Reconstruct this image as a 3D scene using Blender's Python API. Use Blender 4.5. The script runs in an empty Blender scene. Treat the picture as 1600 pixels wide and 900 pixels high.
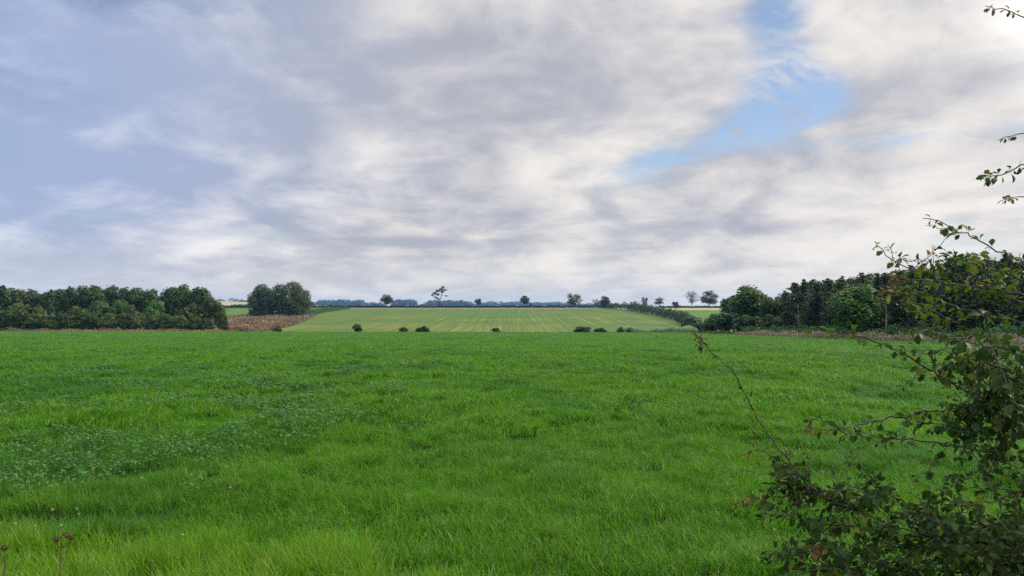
import bpy, math
import numpy as np
from mathutils import Vector

S = bpy.context.scene
COL = S.collection
R = math.radians
F, CX, HY, CZ = 1156.0, 800.0, 478.0, 1.65      # focal length, principal column, horizon row (1600 px picture), eye height

# ------------------------------------------------------------------ camera
cd = bpy.data.cameras.new('camera'); cam = bpy.data.objects.new('camera', cd); COL.objects.link(cam)
cd.sensor_width = 36; cd.lens = 36 * F / 1600; cd.shift_y = (HY - 450) / 1600
cd.clip_start = 0.05; cd.clip_end = 20000
cam.location = (0, 0, CZ); cam.rotation_euler = (R(90), 0, 0)
S.camera = cam

# ------------------------------------------------------------------ sun, exposure
SUN_AZ, SUN_EL = R(62), R(27)                     # azimuth clockwise from +Y (towards +X)
sdir = Vector((math.sin(SUN_AZ) * math.cos(SUN_EL), math.cos(SUN_AZ) * math.cos(SUN_EL), math.sin(SUN_EL)))
sl = bpy.data.lights.new('sun', 'SUN'); sl.energy = 2.3; sl.angle = R(10); sl.color = (1, .90, .74)
so = bpy.data.objects.new('sun', sl); COL.objects.link(so)
so.rotation_euler = (-sdir).to_track_quat('-Z', 'Y').to_euler(); so.location = (20, 10, 60)
S.view_settings.view_transform = 'Standard'; S.view_settings.look = 'None'
S.view_settings.exposure = 0.26; S.view_settings.gamma = 1.0
S.render.engine = 'CYCLES'
cy = S.cycles
cy.max_bounces = 6; cy.diffuse_bounces = 3; cy.glossy_bounces = 1; cy.transmission_bounces = 3; cy.transparent_max_bounces = 4
cy.volume_bounces = 0; cy.sample_clamp_indirect = 6
cy.use_denoising = False

# ------------------------------------------------------------------ node helper
class NT:
    def __init__(s, tree): s.t = tree; s.n = tree.nodes; s.l = tree.links
    def node(s, typ, ins=None, **kw):
        n = s.n.new(typ)
        for k, v in kw.items(): setattr(n, k, v)
        for k, v in (ins or {}).items(): s.put(n.inputs[k], v)
        return n
    def put(s, sock, v):
        if isinstance(v, bpy.types.NodeSocket): s.l.new(v, sock)
        else: sock.default_value = v
    def m(s, op, a, b=0.0, c=0.0, clamp=False):
        n = s.n.new('ShaderNodeMath'); n.operation = op; n.use_clamp = clamp
        s.put(n.inputs[0], a); s.put(n.inputs[1], b); s.put(n.inputs[2], c); return n.outputs[0]
    def vm(s, op, a, b=None, out=0):
        n = s.n.new('ShaderNodeVectorMath'); n.operation = op; s.put(n.inputs[0], a)
        if b is not None:
            if op == 'SCALE': s.put(n.inputs['Scale'], b)
            else: s.put(n.inputs[1], b)
        return n.outputs[out]
    def ss(s, x, lo, hi, a=0.0, b=1.0):
        n = s.n.new('ShaderNodeMapRange'); n.interpolation_type = 'SMOOTHSTEP'
        for i, v in enumerate((x, lo, hi, a, b)): s.put(n.inputs[i], v)
        return n.outputs[0]
    def noise(s, vec, scale, detail=4, rough=.5, dist=0.0):
        n = s.n.new('ShaderNodeTexNoise'); s.put(n.inputs['Vector'], vec)
        n.inputs['Scale'].default_value = scale; n.inputs['Detail'].default_value = detail
        n.inputs['Roughness'].default_value = rough; n.inputs['Distortion'].default_value = dist
        return n.outputs['Fac']
    def mix(s, f, a, b):
        n = s.n.new('ShaderNodeMix'); n.data_type = 'RGBA'
        s.put(n.inputs[0], f); s.put(n.inputs[6], a if not isinstance(a, tuple) else (*a[:3], 1)); s.put(n.inputs[7], b if not isinstance(b, tuple) else (*b[:3], 1))
        return n.outputs[2]

# ------------------------------------------------------------------ world: Nishita sky with a broken cloud deck
W = bpy.data.worlds.new('World'); S.world = W; W.use_nodes = True
w = NT(W.node_tree); w.n.clear()
sky = w.node('ShaderNodeTexSky', sky_type='NISHITA', sun_disc=False, sun_elevation=SUN_EL, sun_rotation=SUN_AZ, air_density=1.0, dust_density=0.0, ozone_density=3.0)
d = w.node('ShaderNodeTexCoord').outputs['Generated']
sp = w.node('ShaderNodeSeparateXYZ', {0: d}); dx, dy, dz = sp.outputs
zc = w.m('ADD', w.m('MAXIMUM', dz, 0.0), .28)
p = w.node('ShaderNodeCombineXYZ', {0: w.m('DIVIDE', dx, zc), 1: w.m('DIVIDE', dy, zc), 2: 0.0}).outputs[0]
def pdir(px, py):
    v = Vector(((px - CX) / F, 1, (HY - py) / F)); return v.normalized()
def bump(px, py, rx, rz, tilt=0.0):
    c = pdir(px, py)
    q = w.vm('SUBTRACT', d, tuple(c))
    s3 = w.node('ShaderNodeSeparateXYZ', {0: q}).outputs
    ct, st = math.cos(tilt), math.sin(tilt)
    a = w.m('ADD', w.m('MULTIPLY', s3[0], ct), w.m('MULTIPLY', s3[2], st))
    b = w.m('SUBTRACT', w.m('MULTIPLY', s3[2], ct), w.m('MULTIPLY', s3[0], st))
    a = w.m('DIVIDE', a, rx / F); b = w.m('DIVIDE', b, rz / F)
    r2 = w.m('ADD', w.m('MULTIPLY', a, a), w.m('MULTIPLY', b, b))
    front = w.m('GREATER_THAN', dy, 0.0)
    return w.m('MULTIPLY', w.m('EXPONENT', w.m('MULTIPLY', r2, -1.0)), front)
def total(*xs):
    o = xs[0]
    for x in xs[1:]: o = w.m('ADD', o, x)
    return o
gap = total(w.m('MULTIPLY', bump(1222, 125, 48, 85, R(-15)), .85), w.m('MULTIPLY', bump(1265, 165, 60, 45), .7), w.m('MULTIPLY', bump(1130, 205, 120, 28, R(20)), .68), w.m('MULTIPLY', bump(205, -25, 130, 50), .62),
            w.m('MULTIPLY', bump(30, 130, 150, 130), .42), w.m('MULTIPLY', bump(1210, 15, 40, 50), .7), w.m('MULTIPLY', bump(1030, 255, 90, 20, R(10)), .5),
            w.m('MULTIPLY', bump(180, 335, 110, 14), .62), w.m('MULTIPLY', bump(1410, 218, 100, 14), .6), w.m('MULTIPLY', bump(350, 365, 120, 10), .5), w.m('MULTIPLY', bump(580, 318, 60, 8), .4))
n1 = w.noise(p, 1.5, 8, .55, .3)
q2 = w.vm('ADD', p, (7.3, 2.1, 0)); n2 = w.noise(q2, 3.6, 9, .56, .55)
q3 = w.vm('ADD', p, (3.3, 9.7, 0)); n3 = w.noise(q3, 1.7, 7, .55, .35)
n4 = w.noise(w.vm('ADD', p, (1.7, 5.5, 0)), 9.0, 8, .6, .5)
gn_ = w.noise(w.vm('ADD', p, (4.4, 8.8, 0)), 5.0, 8, .6, .6)
gap = w.m('MULTIPLY', gap, w.ss(gn_, .34, .60, .55, 1.12))
thick = total(w.m('MULTIPLY', n1, .75), w.m('MULTIPLY', n2, .55), w.m('MULTIPLY', w.m('SUBTRACT', n4, .5), .25), w.m('MULTIPLY', gap, -.46))
cov = w.ss(thick, .12, .60)
# thin wind-drawn cirrus across the blue gap
pc_ = w.node('ShaderNodeVectorRotate', {'Vector': p, 'Angle': R(-38)}, rotation_type='Z_AXIS').outputs[0]
ci_ = w.noise(w.vm('MULTIPLY', pc_, (.9, 2.4, 1)), 3.6, 9, .66, .7)
cov = w.m('MAXIMUM', cov, w.m('MULTIPLY', w.ss(ci_, .40, .72), w.m('ADD', .42, w.m('MULTIPLY', bump(1140, 165, 120, 60, R(25)), .8))))
# billows lit from the sun's side: the lit edge faces the sun, the underside is grey
band = w.noise(w.vm('MULTIPLY', d, (2.2, 2.2, 17.0)), 1.6, 6, .55, .35)
lit = total(w.m('SUBTRACT', n2, w.noise(w.vm('ADD', q2, (.10, .03, 0)), 3.6, 9, .56, .55)), w.m('MULTIPLY', w.m('SUBTRACT', n1, w.noise(w.vm('ADD', p, (.15, .05, 0)), 1.5, 8, .55, .3)), 1.1))
t = total(w.m('MULTIPLY', w.m('SUBTRACT', n3, .5), 1.3), w.m('MULTIPLY', lit, 1.3), w.m('MULTIPLY', w.m('SUBTRACT', n4, .5), .38), w.m('MULTIPLY', w.m('SUBTRACT', band, .5), w.ss(dz, .24, .05, 0.0, 1.3)), w.m('MULTIPLY', dx, .42), .42)
t = w.m('SUBTRACT', t, w.m('MULTIPLY', w.ss(thick, .66, .86), .2))
t = w.m('SUBTRACT', t, w.m('MULTIPLY', bump(400, 120, 330, 130), .14))
t = w.m('SUBTRACT', t, w.m('MULTIPLY', bump(720, 80, 260, 110), .16))
t = w.m('ADD', t, w.m('MULTIPLY', bump(1500, 60, 220, 110), .25))
t = w.m('SUBTRACT', t, w.m('MULTIPLY', bump(1440, 150, 190, 42, R(8)), .6))
t = w.m('SUBTRACT', t, w.m('MULTIPLY', bump(650, 379, 90, 9), .8))
t = w.m('SUBTRACT', t, w.m('MULTIPLY', bump(190, 268, 130, 22), .45))
t = w.m('ADD', t, w.m('MULTIPLY', bump(620, 235, 110, 50), .3))
t = w.m('ADD', t, w.m('MULTIPLY', bump(330, 385, 60, 9, R(20)), .5))
t = w.ss(t, -.12, 1.1)
cool = w.mix(t, (.31, .39, .60), (.70, .74, .83))
warm = w.mix(t, (.37, .385, .445), (.78, .74, .695))
cloud = w.mix(w.m('ADD', w.ss(dx, -.66, -.02), w.ss(dz, .16, .03, 0.0, .35), clamp=True), cool, warm)
hz = w.ss(dz, .0, .10, 1.0, 0.0)
cloud = w.mix(w.m('MULTIPLY', hz, .45), cloud, (.74, .715, .67))
# brightness added to unseen cloud round the sun and overhead, to light the grass
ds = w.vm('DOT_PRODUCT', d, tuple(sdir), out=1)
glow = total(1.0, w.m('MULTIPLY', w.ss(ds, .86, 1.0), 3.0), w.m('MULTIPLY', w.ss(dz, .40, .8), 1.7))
bgs = w.node('ShaderNodeBackground', {'Color': w.vm('MULTIPLY', sky.outputs[0], (1.14, .98, .92)), 'Strength': .108})
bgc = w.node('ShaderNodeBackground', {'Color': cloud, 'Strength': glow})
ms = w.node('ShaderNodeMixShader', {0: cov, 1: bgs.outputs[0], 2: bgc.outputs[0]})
wo = w.node('ShaderNodeOutputWorld', {'Surface': ms.outputs[0]})
W.cycles.sampling_method = 'MANUAL'; W.cycles.sample_map_resolution = 1024

# ------------------------------------------------------------------ helpers
def mesh_np(name, V, Fc, mats, attrs=None, smooth=False, mi=None):
    me = bpy.data.meshes.new(name); V = np.asarray(V, np.float32)
    groups = Fc if isinstance(Fc, list) else [Fc]
    groups = [np.asarray(g, np.int32) for g in groups if len(g)]
    loops = np.concatenate([g.ravel() for g in groups])
    sizes = np.concatenate([np.full(len(g), g.shape[1], np.int32) for g in groups])
    me.vertices.add(len(V)); me.vertices.foreach_set('co', V.ravel())
    me.loops.add(len(loops)); me.loops.foreach_set('vertex_index', loops)
    me.polygons.add(len(sizes)); me.polygons.foreach_set('loop_start', np.concatenate([[0], np.cumsum(sizes)[:-1]]).astype(np.int32))
    me.update(calc_edges=True)
    if smooth: me.polygons.foreach_set('use_smooth', np.ones(len(sizes), bool))
    for m_ in (mats if isinstance(mats, (list, tuple)) else [mats]): me.materials.append(m_)
    if mi is not None: me.polygons.foreach_set('material_index', np.asarray(mi, np.int32))
    for k, a in (attrs or {}).items():
        at = me.attributes.new(k, 'FLOAT', 'POINT'); at.data.foreach_set('value', np.asarray(a, np.float32))
    me.update()
    return me
def link(name, me, parent=None):
    o = bpy.data.objects.new(name, me); COL.objects.link(o)
    if parent is not None: o.parent = parent
    return o
def tag(o, label=None, cat=None, group=None, kind=None):
    if label: o['label'] = label
    if cat: o['category'] = cat
    if group: o['group'] = group
    if kind: o['kind'] = kind
    return o
def empty(name, loc=(0, 0, 0), rz=0.0):
    o = bpy.data.objects.new(name, None); COL.objects.link(o); o.location = loc; o.rotation_euler = (0, 0, rz)
    o.empty_display_size = .3
    return o
def copy_tree(o, parent=None):
    c = o.copy(); COL.objects.link(c); c.parent = parent
    for ch in o.children: copy_tree(ch, c)
    return c
def unit(v): return v / np.maximum(np.linalg.norm(v, axis=-1, keepdims=True), 1e-9)
def leaves(P, N, size, rng, asp=.6, bend=.25):
    """one bent four-sided leaf (or leaf spray) per point"""
    n = len(P); N = unit(N)
    T = unit(np.cross(N, rng.normal(size=(n, 3)))); B = np.cross(N, T)
    s = (size * rng.uniform(.6, 1.4, n))[:, None]
    k = asp * rng.uniform(.7, 1.3, (n, 1))
    V = np.stack([P + T * s, P + B * s * k - N * s * bend, P - T * s * .9, P - B * s * k - N * s * bend], 1).reshape(-1, 3)
    return V, np.arange(4 * n).reshape(-1, 4)
def tube(pts, rad, k=7):
    pts = np.asarray(pts, float); rad = np.broadcast_to(rad, len(pts)).astype(float)
    T = unit(np.gradient(pts, axis=0)); ref = np.array([.31, .17, .93]) if abs(T[0, 2]) < .9 else np.array([.93, .31, .17])
    A = unit(np.cross(T, ref)); B = np.cross(T, A)
    a = np.linspace(0, 2 * np.pi, k, endpoint=False)
    V = pts[:, None] + rad[:, None, None] * (np.cos(a)[None, :, None] * A[:, None] + np.sin(a)[None, :, None] * B[:, None])
    i = np.arange(len(pts) - 1)[:, None] * k; j = np.arange(k)[None]
    Fq = np.stack([i + j, i + (j + 1) % k, i + k + (j + 1) % k, i + k + j], -1).reshape(-1, 4)
    return V.reshape(-1, 3), Fq
class MB:
    def __init__(s): s.V = []; s.F = []; s.n = 0; s.A = []
    def add(s, VF, a=.5):
        V, Fq = VF; s.V.append(V); s.F.append(np.asarray(Fq) + s.n); s.n += len(V)
        s.A.append(np.broadcast_to(np.asarray(a, float), len(V)))
    def mesh(s, name, mat, smooth=False):
        by = {}
        for f in s.F: by.setdefault(f.shape[1], []).append(f)
        return mesh_np(name, np.concatenate(s.V), [np.concatenate(v) for v in by.values()], mat, {'tint': np.concatenate(s.A)}, smooth)
def catmull(P, n):
    P = np.asarray(P, float); Q = np.vstack([2 * P[0] - P[1], P, 2 * P[-1] - P[-2]])
    seg = np.linalg.norm(np.diff(P, axis=0), axis=1); cum = np.concatenate([[0], np.cumsum(seg)])
    out = []
    for s_ in np.linspace(0, cum[-1], n):
        i = min(np.searchsorted(cum, s_, 'right') - 1, len(P) - 2); u = (s_ - cum[i]) / max(seg[i], 1e-9)
        a, b, c, e = Q[i:i + 4]
        out.append(.5 * (2 * b + (c - a) * u + (2 * a - 5 * b + 4 * c - e) * u * u + (3 * b - a - 3 * c + e) * u ** 3))
    return np.array(out)

# ------------------------------------------------------------------ materials
def new_mat(name):
    m_ = bpy.data.materials.new(name); m_.use_nodes = True; t_ = NT(m_.node_tree); t_.n.clear()
    return m_, t_, t_.node('ShaderNodeOutputMaterial')
def leaf_mat(name, a, b, c=None, trans=.3, rough=.55, spec=.3, attr_type='GEOMETRY', patch=None, extra=None):
    """leaf colours a..b by the leaf's own random tint; c: rarer third colour for tints near 1; patch: (scale, colour, amount) patches of another hue over the ground"""
    m_, t_, out = new_mat(name)
    at = t_.node('ShaderNodeAttribute', attribute_type='GEOMETRY', attribute_name='tint').outputs['Fac']
    col = t_.mix(at, a, b)
    if c: col = t_.mix(t_.ss(at, .86, .97), col, c)
    geo = t_.node('ShaderNodeNewGeometry')
    if patch:
        for sc, pc, lo, hi, amt, stretch in patch:
            v = t_.vm('MULTIPLY', geo.outputs['Position'], (1, stretch, 1))
            col = t_.mix(t_.m('MULTIPLY', t_.ss(t_.noise(v, sc, 3, .6), lo, hi), amt), col, pc)
    pb = t_.node('ShaderNodeBsdfPrincipled', {'Base Color': col, 'Roughness': rough, 'Specular IOR Level': spec})
    tr = t_.node('ShaderNodeBsdfTranslucent', {'Color': t_.mix(.5, col, t_.vm('MULTIPLY', col, (1.25, 1.3, .6)))})
    mx = t_.node('ShaderNodeMixShader', {0: trans, 1: pb.outputs[0], 2: tr.outputs[0]})
    t_.put(out.inputs['Surface'], mx.outputs[0])
    return m_
def bark_mat(name, a, b, scale=8):
    m_, t_, out = new_mat(name)
    pos = t_.node('ShaderNodeNewGeometry').outputs['Position']
    f = t_.noise(t_.vm('MULTIPLY', pos, (1, 1, .25)), scale, 6, .65)
    bp = t_.node('ShaderNodeBump', {'Height': f, 'Strength': .5, 'Distance': .02})
    pb = t_.node('ShaderNodeBsdfPrincipled', {'Base Color': t_.mix(t_.ss(f, .35, .65), a, b), 'Roughness': .85, 'Normal': bp.outputs[0]})
    t_.put(out.inputs['Surface'], pb.outputs[0]); return m_
def ground_mat(name, cols, scales, bump=.3, fn=None):
    m_, t_, out = new_mat(name)
    pos = t_.node('ShaderNodeNewGeometry').outputs['Position']
    col = cols[0]
    for c_, sc in zip(cols[1:], scales):
        col = t_.mix(t_.ss(t_.noise(pos, sc, 5, .6), .38, .66), col, c_)
    if fn: col = fn(t_, pos, col)
    h_ = t_.noise(pos, 3.0, 6, .7)
    bp = t_.node('ShaderNodeBump', {'Height': h_, 'Strength': bump, 'Distance': .3})
    pb = t_.node('ShaderNodeBsdfPrincipled', {'Base Color': col, 'Roughness': .9, 'Specular IOR Level': .1, 'Normal': bp.outputs[0]})
    t_.put(out.inputs['Surface'], pb.outputs[0]); return m_

M = {}
M['oak'] = leaf_mat('leaf_oak', (.034, .062, .012), (.080, .120, .022), (.14, .14, .02), .2)
M['dark'] = leaf_mat('leaf_dark', (.023, .053, .011), (.058, .106, .018), (.10, .14, .02), .2)
M['mid'] = leaf_mat('leaf_mid', (.038, .088, .014), (.075, .145, .022), (.13, .18, .03), .25)
M['bright'] = leaf_mat('leaf_bright', (.048, .125, .012), (.090, .195, .022), (.13, .22, .03), .3)
M['olive'] = leaf_mat('leaf_olive', (.060, .098, .014), (.125, .165, .024), (.21, .20, .04), .25)
M['fresh'] = leaf_mat('leaf_fresh', (.070, .165, .014), (.130, .260, .026), (.17, .28, .04), .3)
M['ridge'] = leaf_mat('leaf_ridge', (.030, .045, .022), (.075, .090, .040), (.16, .14, .06), .25)
M['yew'] = leaf_mat('leaf_conifer', (.011, .028, .009), (.029, .055, .014), (.055, .09, .02), .12)
M['larch'] = leaf_mat('leaf_larch', (.030, .060, .026), (.060, .100, .036), (.08, .12, .05), .2)
M['hedge'] = leaf_mat('leaf_hedge', (.024, .045, .018), (.050, .080, .026), (.09, .09, .03), .2)
M['nettle'] = leaf_mat('leaf_nettle', (.040, .110, .022), (.075, .165, .035), None, .25)
M['dock'] = leaf_mat('dried_dock', (.15, .09, .052), (.33, .225, .135), (.40, .30, .15), .1)
M['docklow'] = leaf_mat('dried_dock_edge', (.15, .085, .035), (.31, .22, .09), (.30, .29, .10), .1)
M['tan'] = leaf_mat('dry_grass_straw', (.25, .205, .125), (.42, .345, .22), (.14, .17, .06), .2)
M['reed'] = leaf_mat('leaf_maize', (.22, .34, .17), (.33, .45, .26), (.42, .43, .26), .3)
M['bluewood'] = leaf_mat('leaf_far_wood', (.020, .040, .022), (.040, .065, .030), None, .1)
M['bark'] = bark_mat('bark', (.035, .028, .022), (.085, .07, .052), 3)
M['palebark'] = bark_mat('pale_bark', (.15, .135, .115), (.27, .255, .23), 3)
M['twig'] = bark_mat('hawthorn_bark', (.040, .028, .022), (.085, .065, .050), 60)
M['haw'] = leaf_mat('hawthorn_leaf', (.019, .046, .009), (.050, .102, .016), (.14, .17, .02), .28, .55, .14)
M['hawlight'] = leaf_mat('hawthorn_leaf_light', (.062, .130, .014), (.122, .200, .024), (.24, .19, .03), .45, .55, .14)
M['hawred'] = leaf_mat('hawthorn_leaf_red', (.13, .060, .03), (.20, .12, .035), (.12, .13, .03), .3, .55, .2)
GR = [(.20, (.054, .175, .020), .48, .64, .8, .45), (.5, (.125, .275, .010), .52, .68, .55, .5), (1.5, (.036, .125, .014), .58, .72, .5, .6)]
M['grass'] = leaf_mat('meadow_grass_blade', (.032, .130, .004), (.160, .385, .014), (.34, .36, .15), .38, .5, .15, patch=GR)
M['verge'] = leaf_mat('verge_grass_blade', (.068, .195, .007), (.215, .420, .016), (.38, .36, .14), .38, .5, .18)
M['clover'] = leaf_mat('clover_leaf', (.036, .130, .012), (.078, .225, .026), None, .25, .5, .35)
M['soil'] = ground_mat('field_soil', [(.022, .066, .008), (.034, .092, .012), (.026, .060, .010)], [.8, 3.0])
M['umbel'] = leaf_mat('dried_umbel_seed', (.085, .045, .028), (.15, .085, .05), None, .05)
M['stalk'] = bark_mat('dried_stalk', (.07, .042, .028), (.14, .095, .055), 40)
M['flower'] = leaf_mat('clover_flower', (.36, .25, .19), (.52, .46, .33), None, .2)
M['crow'] = leaf_mat('crow_feather', (.012, .012, .014), (.02, .02, .022), None, 0, .5)

def far_cols(t_, pos, col):
    s3 = t_.node('ShaderNodeSeparateXYZ', {0: pos}).outputs
    x = t_.m('ADD', s3[0], t_.m('MULTIPLY', t_.noise(pos, .008, 1), 5.0))
    # drill rows running up the slope: fine and broad bands of stubble showing through the green
    vx = t_.node('ShaderNodeCombineXYZ', {0: x, 1: t_.m('MULTIPLY', s3[1], .006), 2: 0.0}).outputs[0]
    rows = t_.ss(t_.noise(vx, .33, 3, .7), .50, .72)
    fine = t_.ss(t_.noise(vx, 1.1, 2, .7), .48, .70)
    # diagonal wheelings
    vd = t_.node('ShaderNodeCombineXYZ', {0: t_.m('ADD', x, t_.m('MULTIPLY', s3[1], .42)), 1: t_.m('MULTIPLY', s3[1], .01), 2: 0.0}).outputs[0]
    diag = t_.m('MULTIPLY', t_.ss(t_.noise(vd, .30, 2, .6), .63, .70), t_.ss(t_.noise(pos, .017, 2), .48, .6))
    low = t_.ss(s3[1], 520, 300)
    mid = t_.m('MULTIPLY', t_.ss(t_.noise(pos, .013, 3, .6), .42, .62), low)
    st = t_.m('MULTIPLY', t_.m('ADD', t_.m('MULTIPLY', rows, .5), t_.m('MULTIPLY', fine, .75)), t_.m('ADD', .42, t_.m('MULTIPLY', mid, .55)), clamp=True)
    st = t_.m('MAXIMUM', st, t_.m('MULTIPLY', diag, .5))
    base = t_.mix(t_.ss(t_.noise(pos, .03, 4), .4, .65), (.058, .126, .021), (.082, .133, .023))
    base = t_.mix(t_.m('MULTIPLY', mid, .38), base, (.18, .155, .026))
    c_ = t_.mix(t_.m('MULTIPLY', st, .72), base, (.33, .29, .085))
    # headland along the ridge hedge: a darker furrow below a pale strip
    c_ = t_.mix(t_.ss(s3[1], 528, 532), c_, (.075, .085, .045))
    c_ = t_.mix(t_.ss(s3[1], 535, 538), c_, (.22, .20, .115))
    return c_
M['far_field'] = ground_mat('far_field_drilled', [(.1, .2, .06)], [], .1, far_cols)
def past_cols(t_, pos, col):
    s3 = t_.node('ShaderNodeSeparateXYZ', {0: pos}).outputs
    e = t_.m('ADD', s3[1], t_.m('MULTIPLY', t_.noise(pos, .05, 3), 20))
    return t_.mix(t_.ss(e, 512, 524), col, (.34, .30, .15))
M['pasture'] = ground_mat('pasture_grass', [(.068, .155, .022), (.092, .168, .028)], [.03], .2, past_cols)
M['pasture_left'] = ground_mat('left_pasture_grass', [(.07, .135, .022), (.105, .165, .028)], [.05], .2)
M['rough'] = ground_mat('rough_ground', [(.05, .075, .028), (.09, .085, .045)], [.3], .4)
def hill_cols(t_, pos, col):
    v = t_.node('ShaderNodeTexVoronoi', {'Vector': t_.vm('MULTIPLY', pos, (1, .45, 0)), 'Scale': .0042}).outputs['Color']
    s3 = t_.node('ShaderNodeSeparateXYZ', {0: v}).outputs
    c_ = t_.mix(t_.ss(s3[0], .3, .5), (.09, .16, .05), (.16, .22, .08))
    return t_.mix(t_.ss(s3[1], .55, .7), c_, (.33, .30, .17))
M['hills'] = ground_mat('hill_fields', [(.1, .16, .05)], [], .0, hill_cols)

# ------------------------------------------------------------------ terrain
_py = np.array([-400, 0, 172, 200, 225, 262, 300, 560, 590, 620, 760, 1200, 2000, 2600, 3500, 6000], float)
_pz = np.array([10.9, 0, -4.68, -5.44, -6.12, -7.6, -6.56, .2, .45, 0, -7, -5, -2, 0, 1.5, 3], float)
_gy = np.arange(-400, 6001, 1.0); _gz = np.interp(_gy, _py, _pz)
_k = np.exp(-.5 * (np.arange(-20, 21) / 7.0) ** 2); _k /= _k.sum()
_gz = np.convolve(np.pad(_gz, 20, mode='edge'), _k, 'valid')
_rw = np.random.default_rng(5); _wv = [(_rw.uniform(0, 6.28), 2 * np.pi / l, _rw.uniform(0, 6.28), a) for l, a in
       ((9, .035), (6, .03), (4.2, .03), (3.0, .03), (2.2, .025), (1.6, .02), (1.25, .018), (.9, .012))]
def H(x, y):
    x = np.asarray(x, float); y = np.asarray(y, float)
    z = np.interp(y, _gy, _gz)
    near = np.clip((70 - y) / 40, 0, 1)
    for th, k, ph, a in _wv:
        z = z + near * 1.2 * a * np.sin(k * (x * np.cos(th) + y * np.sin(th)) + ph + .8 * np.sin(.37 * k * (x - y)))
    # wheel rut where the verge meets the crop
    z = z - .30 * np.exp(-((y - 6.38 - .03 * (x + 4)) / .22) ** 2) / (1 + np.exp((x + 3.0) * 4))
    z = z + 18 * np.exp(-((x + 700) / 190) ** 2 - ((y - 1650) / 420) ** 2)
    z = z + 1.6 * np.sin(x * .011) * np.clip((y - 700) / 800, 0, 1)
    return z
def edge(x): return 175 - .25 * (np.asarray(x, float) - 37)
def grid(xs, Y):
    """sheet from columns xs and a (rows, columns) array of y"""
    X = np.broadcast_to(xs[None], Y.shape); V = np.stack([X, Y, H(X, Y)], -1).reshape(-1, 3)
    r, c = Y.shape; i = np.arange(r - 1)[:, None] * c; j = np.arange(c - 1)[None]
    return V, np.stack([i + j, i + j + 1, i + c + j + 1, i + c + j], -1).reshape(-1, 4)
def sheet(name, V, Fq, mat):
    used = np.unique(Fq); mp = np.full(len(V), -1); mp[used] = np.arange(len(used))
    return tag(link(name, mesh_np(name, V[used], mp[Fq], mat, None, True)), kind='structure')
xs = np.arange(-45, 41.01, .2); V1, F1 = grid(xs, np.broadcast_to(np.arange(-4, 40.01, .2)[:, None], (len(np.arange(-4, 40.01, .2)), len(xs))))
xs = np.arange(-200, 41.01, 1.0); tt = np.linspace(0, 1, 130)[:, None]; y0 = 39.8
V2, F2 = grid(xs, y0 + tt * (edge(xs)[None] - y0))
V1[:, 2] -= .07; V2[:len(xs), 2] -= .09
sheet('field', np.vstack([V1, V2]), np.vstack([F1, F2 + len(V1)]), M['soil'])
# beyond the near field, up the far slope to the ridge
xs = np.arange(-330, 330.1, 1.5); tt = np.linspace(0, 1, 330)[:, None]
Yb = edge(np.clip(xs, -200, 41))[None] + tt * (640 - edge(np.clip(xs, -200, 41))[None])
VB, FB = grid(xs, Yb)
fc = VB[FB].mean(1); fx, fy = fc[:, 0], fc[:, 1]
fpx = CX + fx / fy * F                                          # bearing of the boundaries as surveyed from the gate
left_b = np.interp(fy, [200, 262, 300, 340, 385, 430, 470, 540], [-100, -87, -89, -95, -104, -112, -118, -126])
right_b = np.interp(fy, [200, 276, 356, 462, 555, 600], [60, 67, 80, 80, 76, 72])
infar = (fx > left_b) & (fx < right_b) & (fy > 235) & (fy < 556)
inright = (fx >= right_b) & (fy > 330) & (fy < 556)
inleft = (fx < left_b - 12) & (fy > 392) & (fy < 556)
rest = ~(infar | inright | inleft)
sheet('far_field', VB, FB[infar], M['far_field'])
sheet('pasture', VB, FB[inright], M['pasture'])
sheet('left_pasture', VB, FB[inleft], M['pasture_left'])
xs = np.arange(41, 331, 4.0); VR, FR = grid(xs, np.linspace(-4, 1, 60)[:, None] * 0 + np.linspace(-4, float(edge(41)), 60)[:, None] + 0 * xs[None])
sheet('ground', np.vstack([VB, VR]), np.vstack([FB[rest], FR + len(VB)]), M['rough'])
xs = np.concatenate([np.arange(-5000, -700, 60), np.arange(-700, 700, 20), np.arange(700, 5001, 60)]).astype(float)
ys = np.concatenate([np.arange(628, 1000, 12), np.arange(1000, 2200, 40), np.arange(2200, 4901, 90)]).astype(float)
VH, FH = grid(xs, np.broadcast_to(ys[:, None], (len(ys), len(xs)))); VH[:, 2] -= .05
sheet('hills', VH, FH, M['hills'])
xs = np.arange(-5000, 5001, 50.0); ys = np.concatenate([np.arange(-140, 640, 20.0)])
VG, FG = grid(xs, np.broadcast_to(ys[:, None], (len(ys), len(xs)))); VG[:, 2] -= 1.2
sheet('terrain', VG, FG, M['rough'])

# ------------------------------------------------------------------ air
m_, t_, out = new_mat('haze_air')
pv = t_.node('ShaderNodeVolumePrincipled', {'Color': (.28, .56, 1.0, 1), 'Density': 0.85e-4, 'Anisotropy': .1})
pv.inputs['Density Attribute'].default_value = ''
t_.put(out.inputs['Volume'], pv.outputs[0]); m_.cycles.homogeneous_volume = True
a, b = np.array([-5100, -150, -14.0]), np.array([5100, 5000, 60.0])
VV = np.array([[x, y, z] for z in (a[2], b[2]) for y in (a[1], b[1]) for x in (a[0], b[0])])
FF = np.array([[0, 2, 3, 1], [4, 5, 7, 6], [0, 1, 5, 4], [2, 6, 7, 3], [0, 4, 6, 2], [1, 3, 7, 5]])
tag(link('haze', mesh_np('haze', VV, FF, m_)), kind='stuff')

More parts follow.
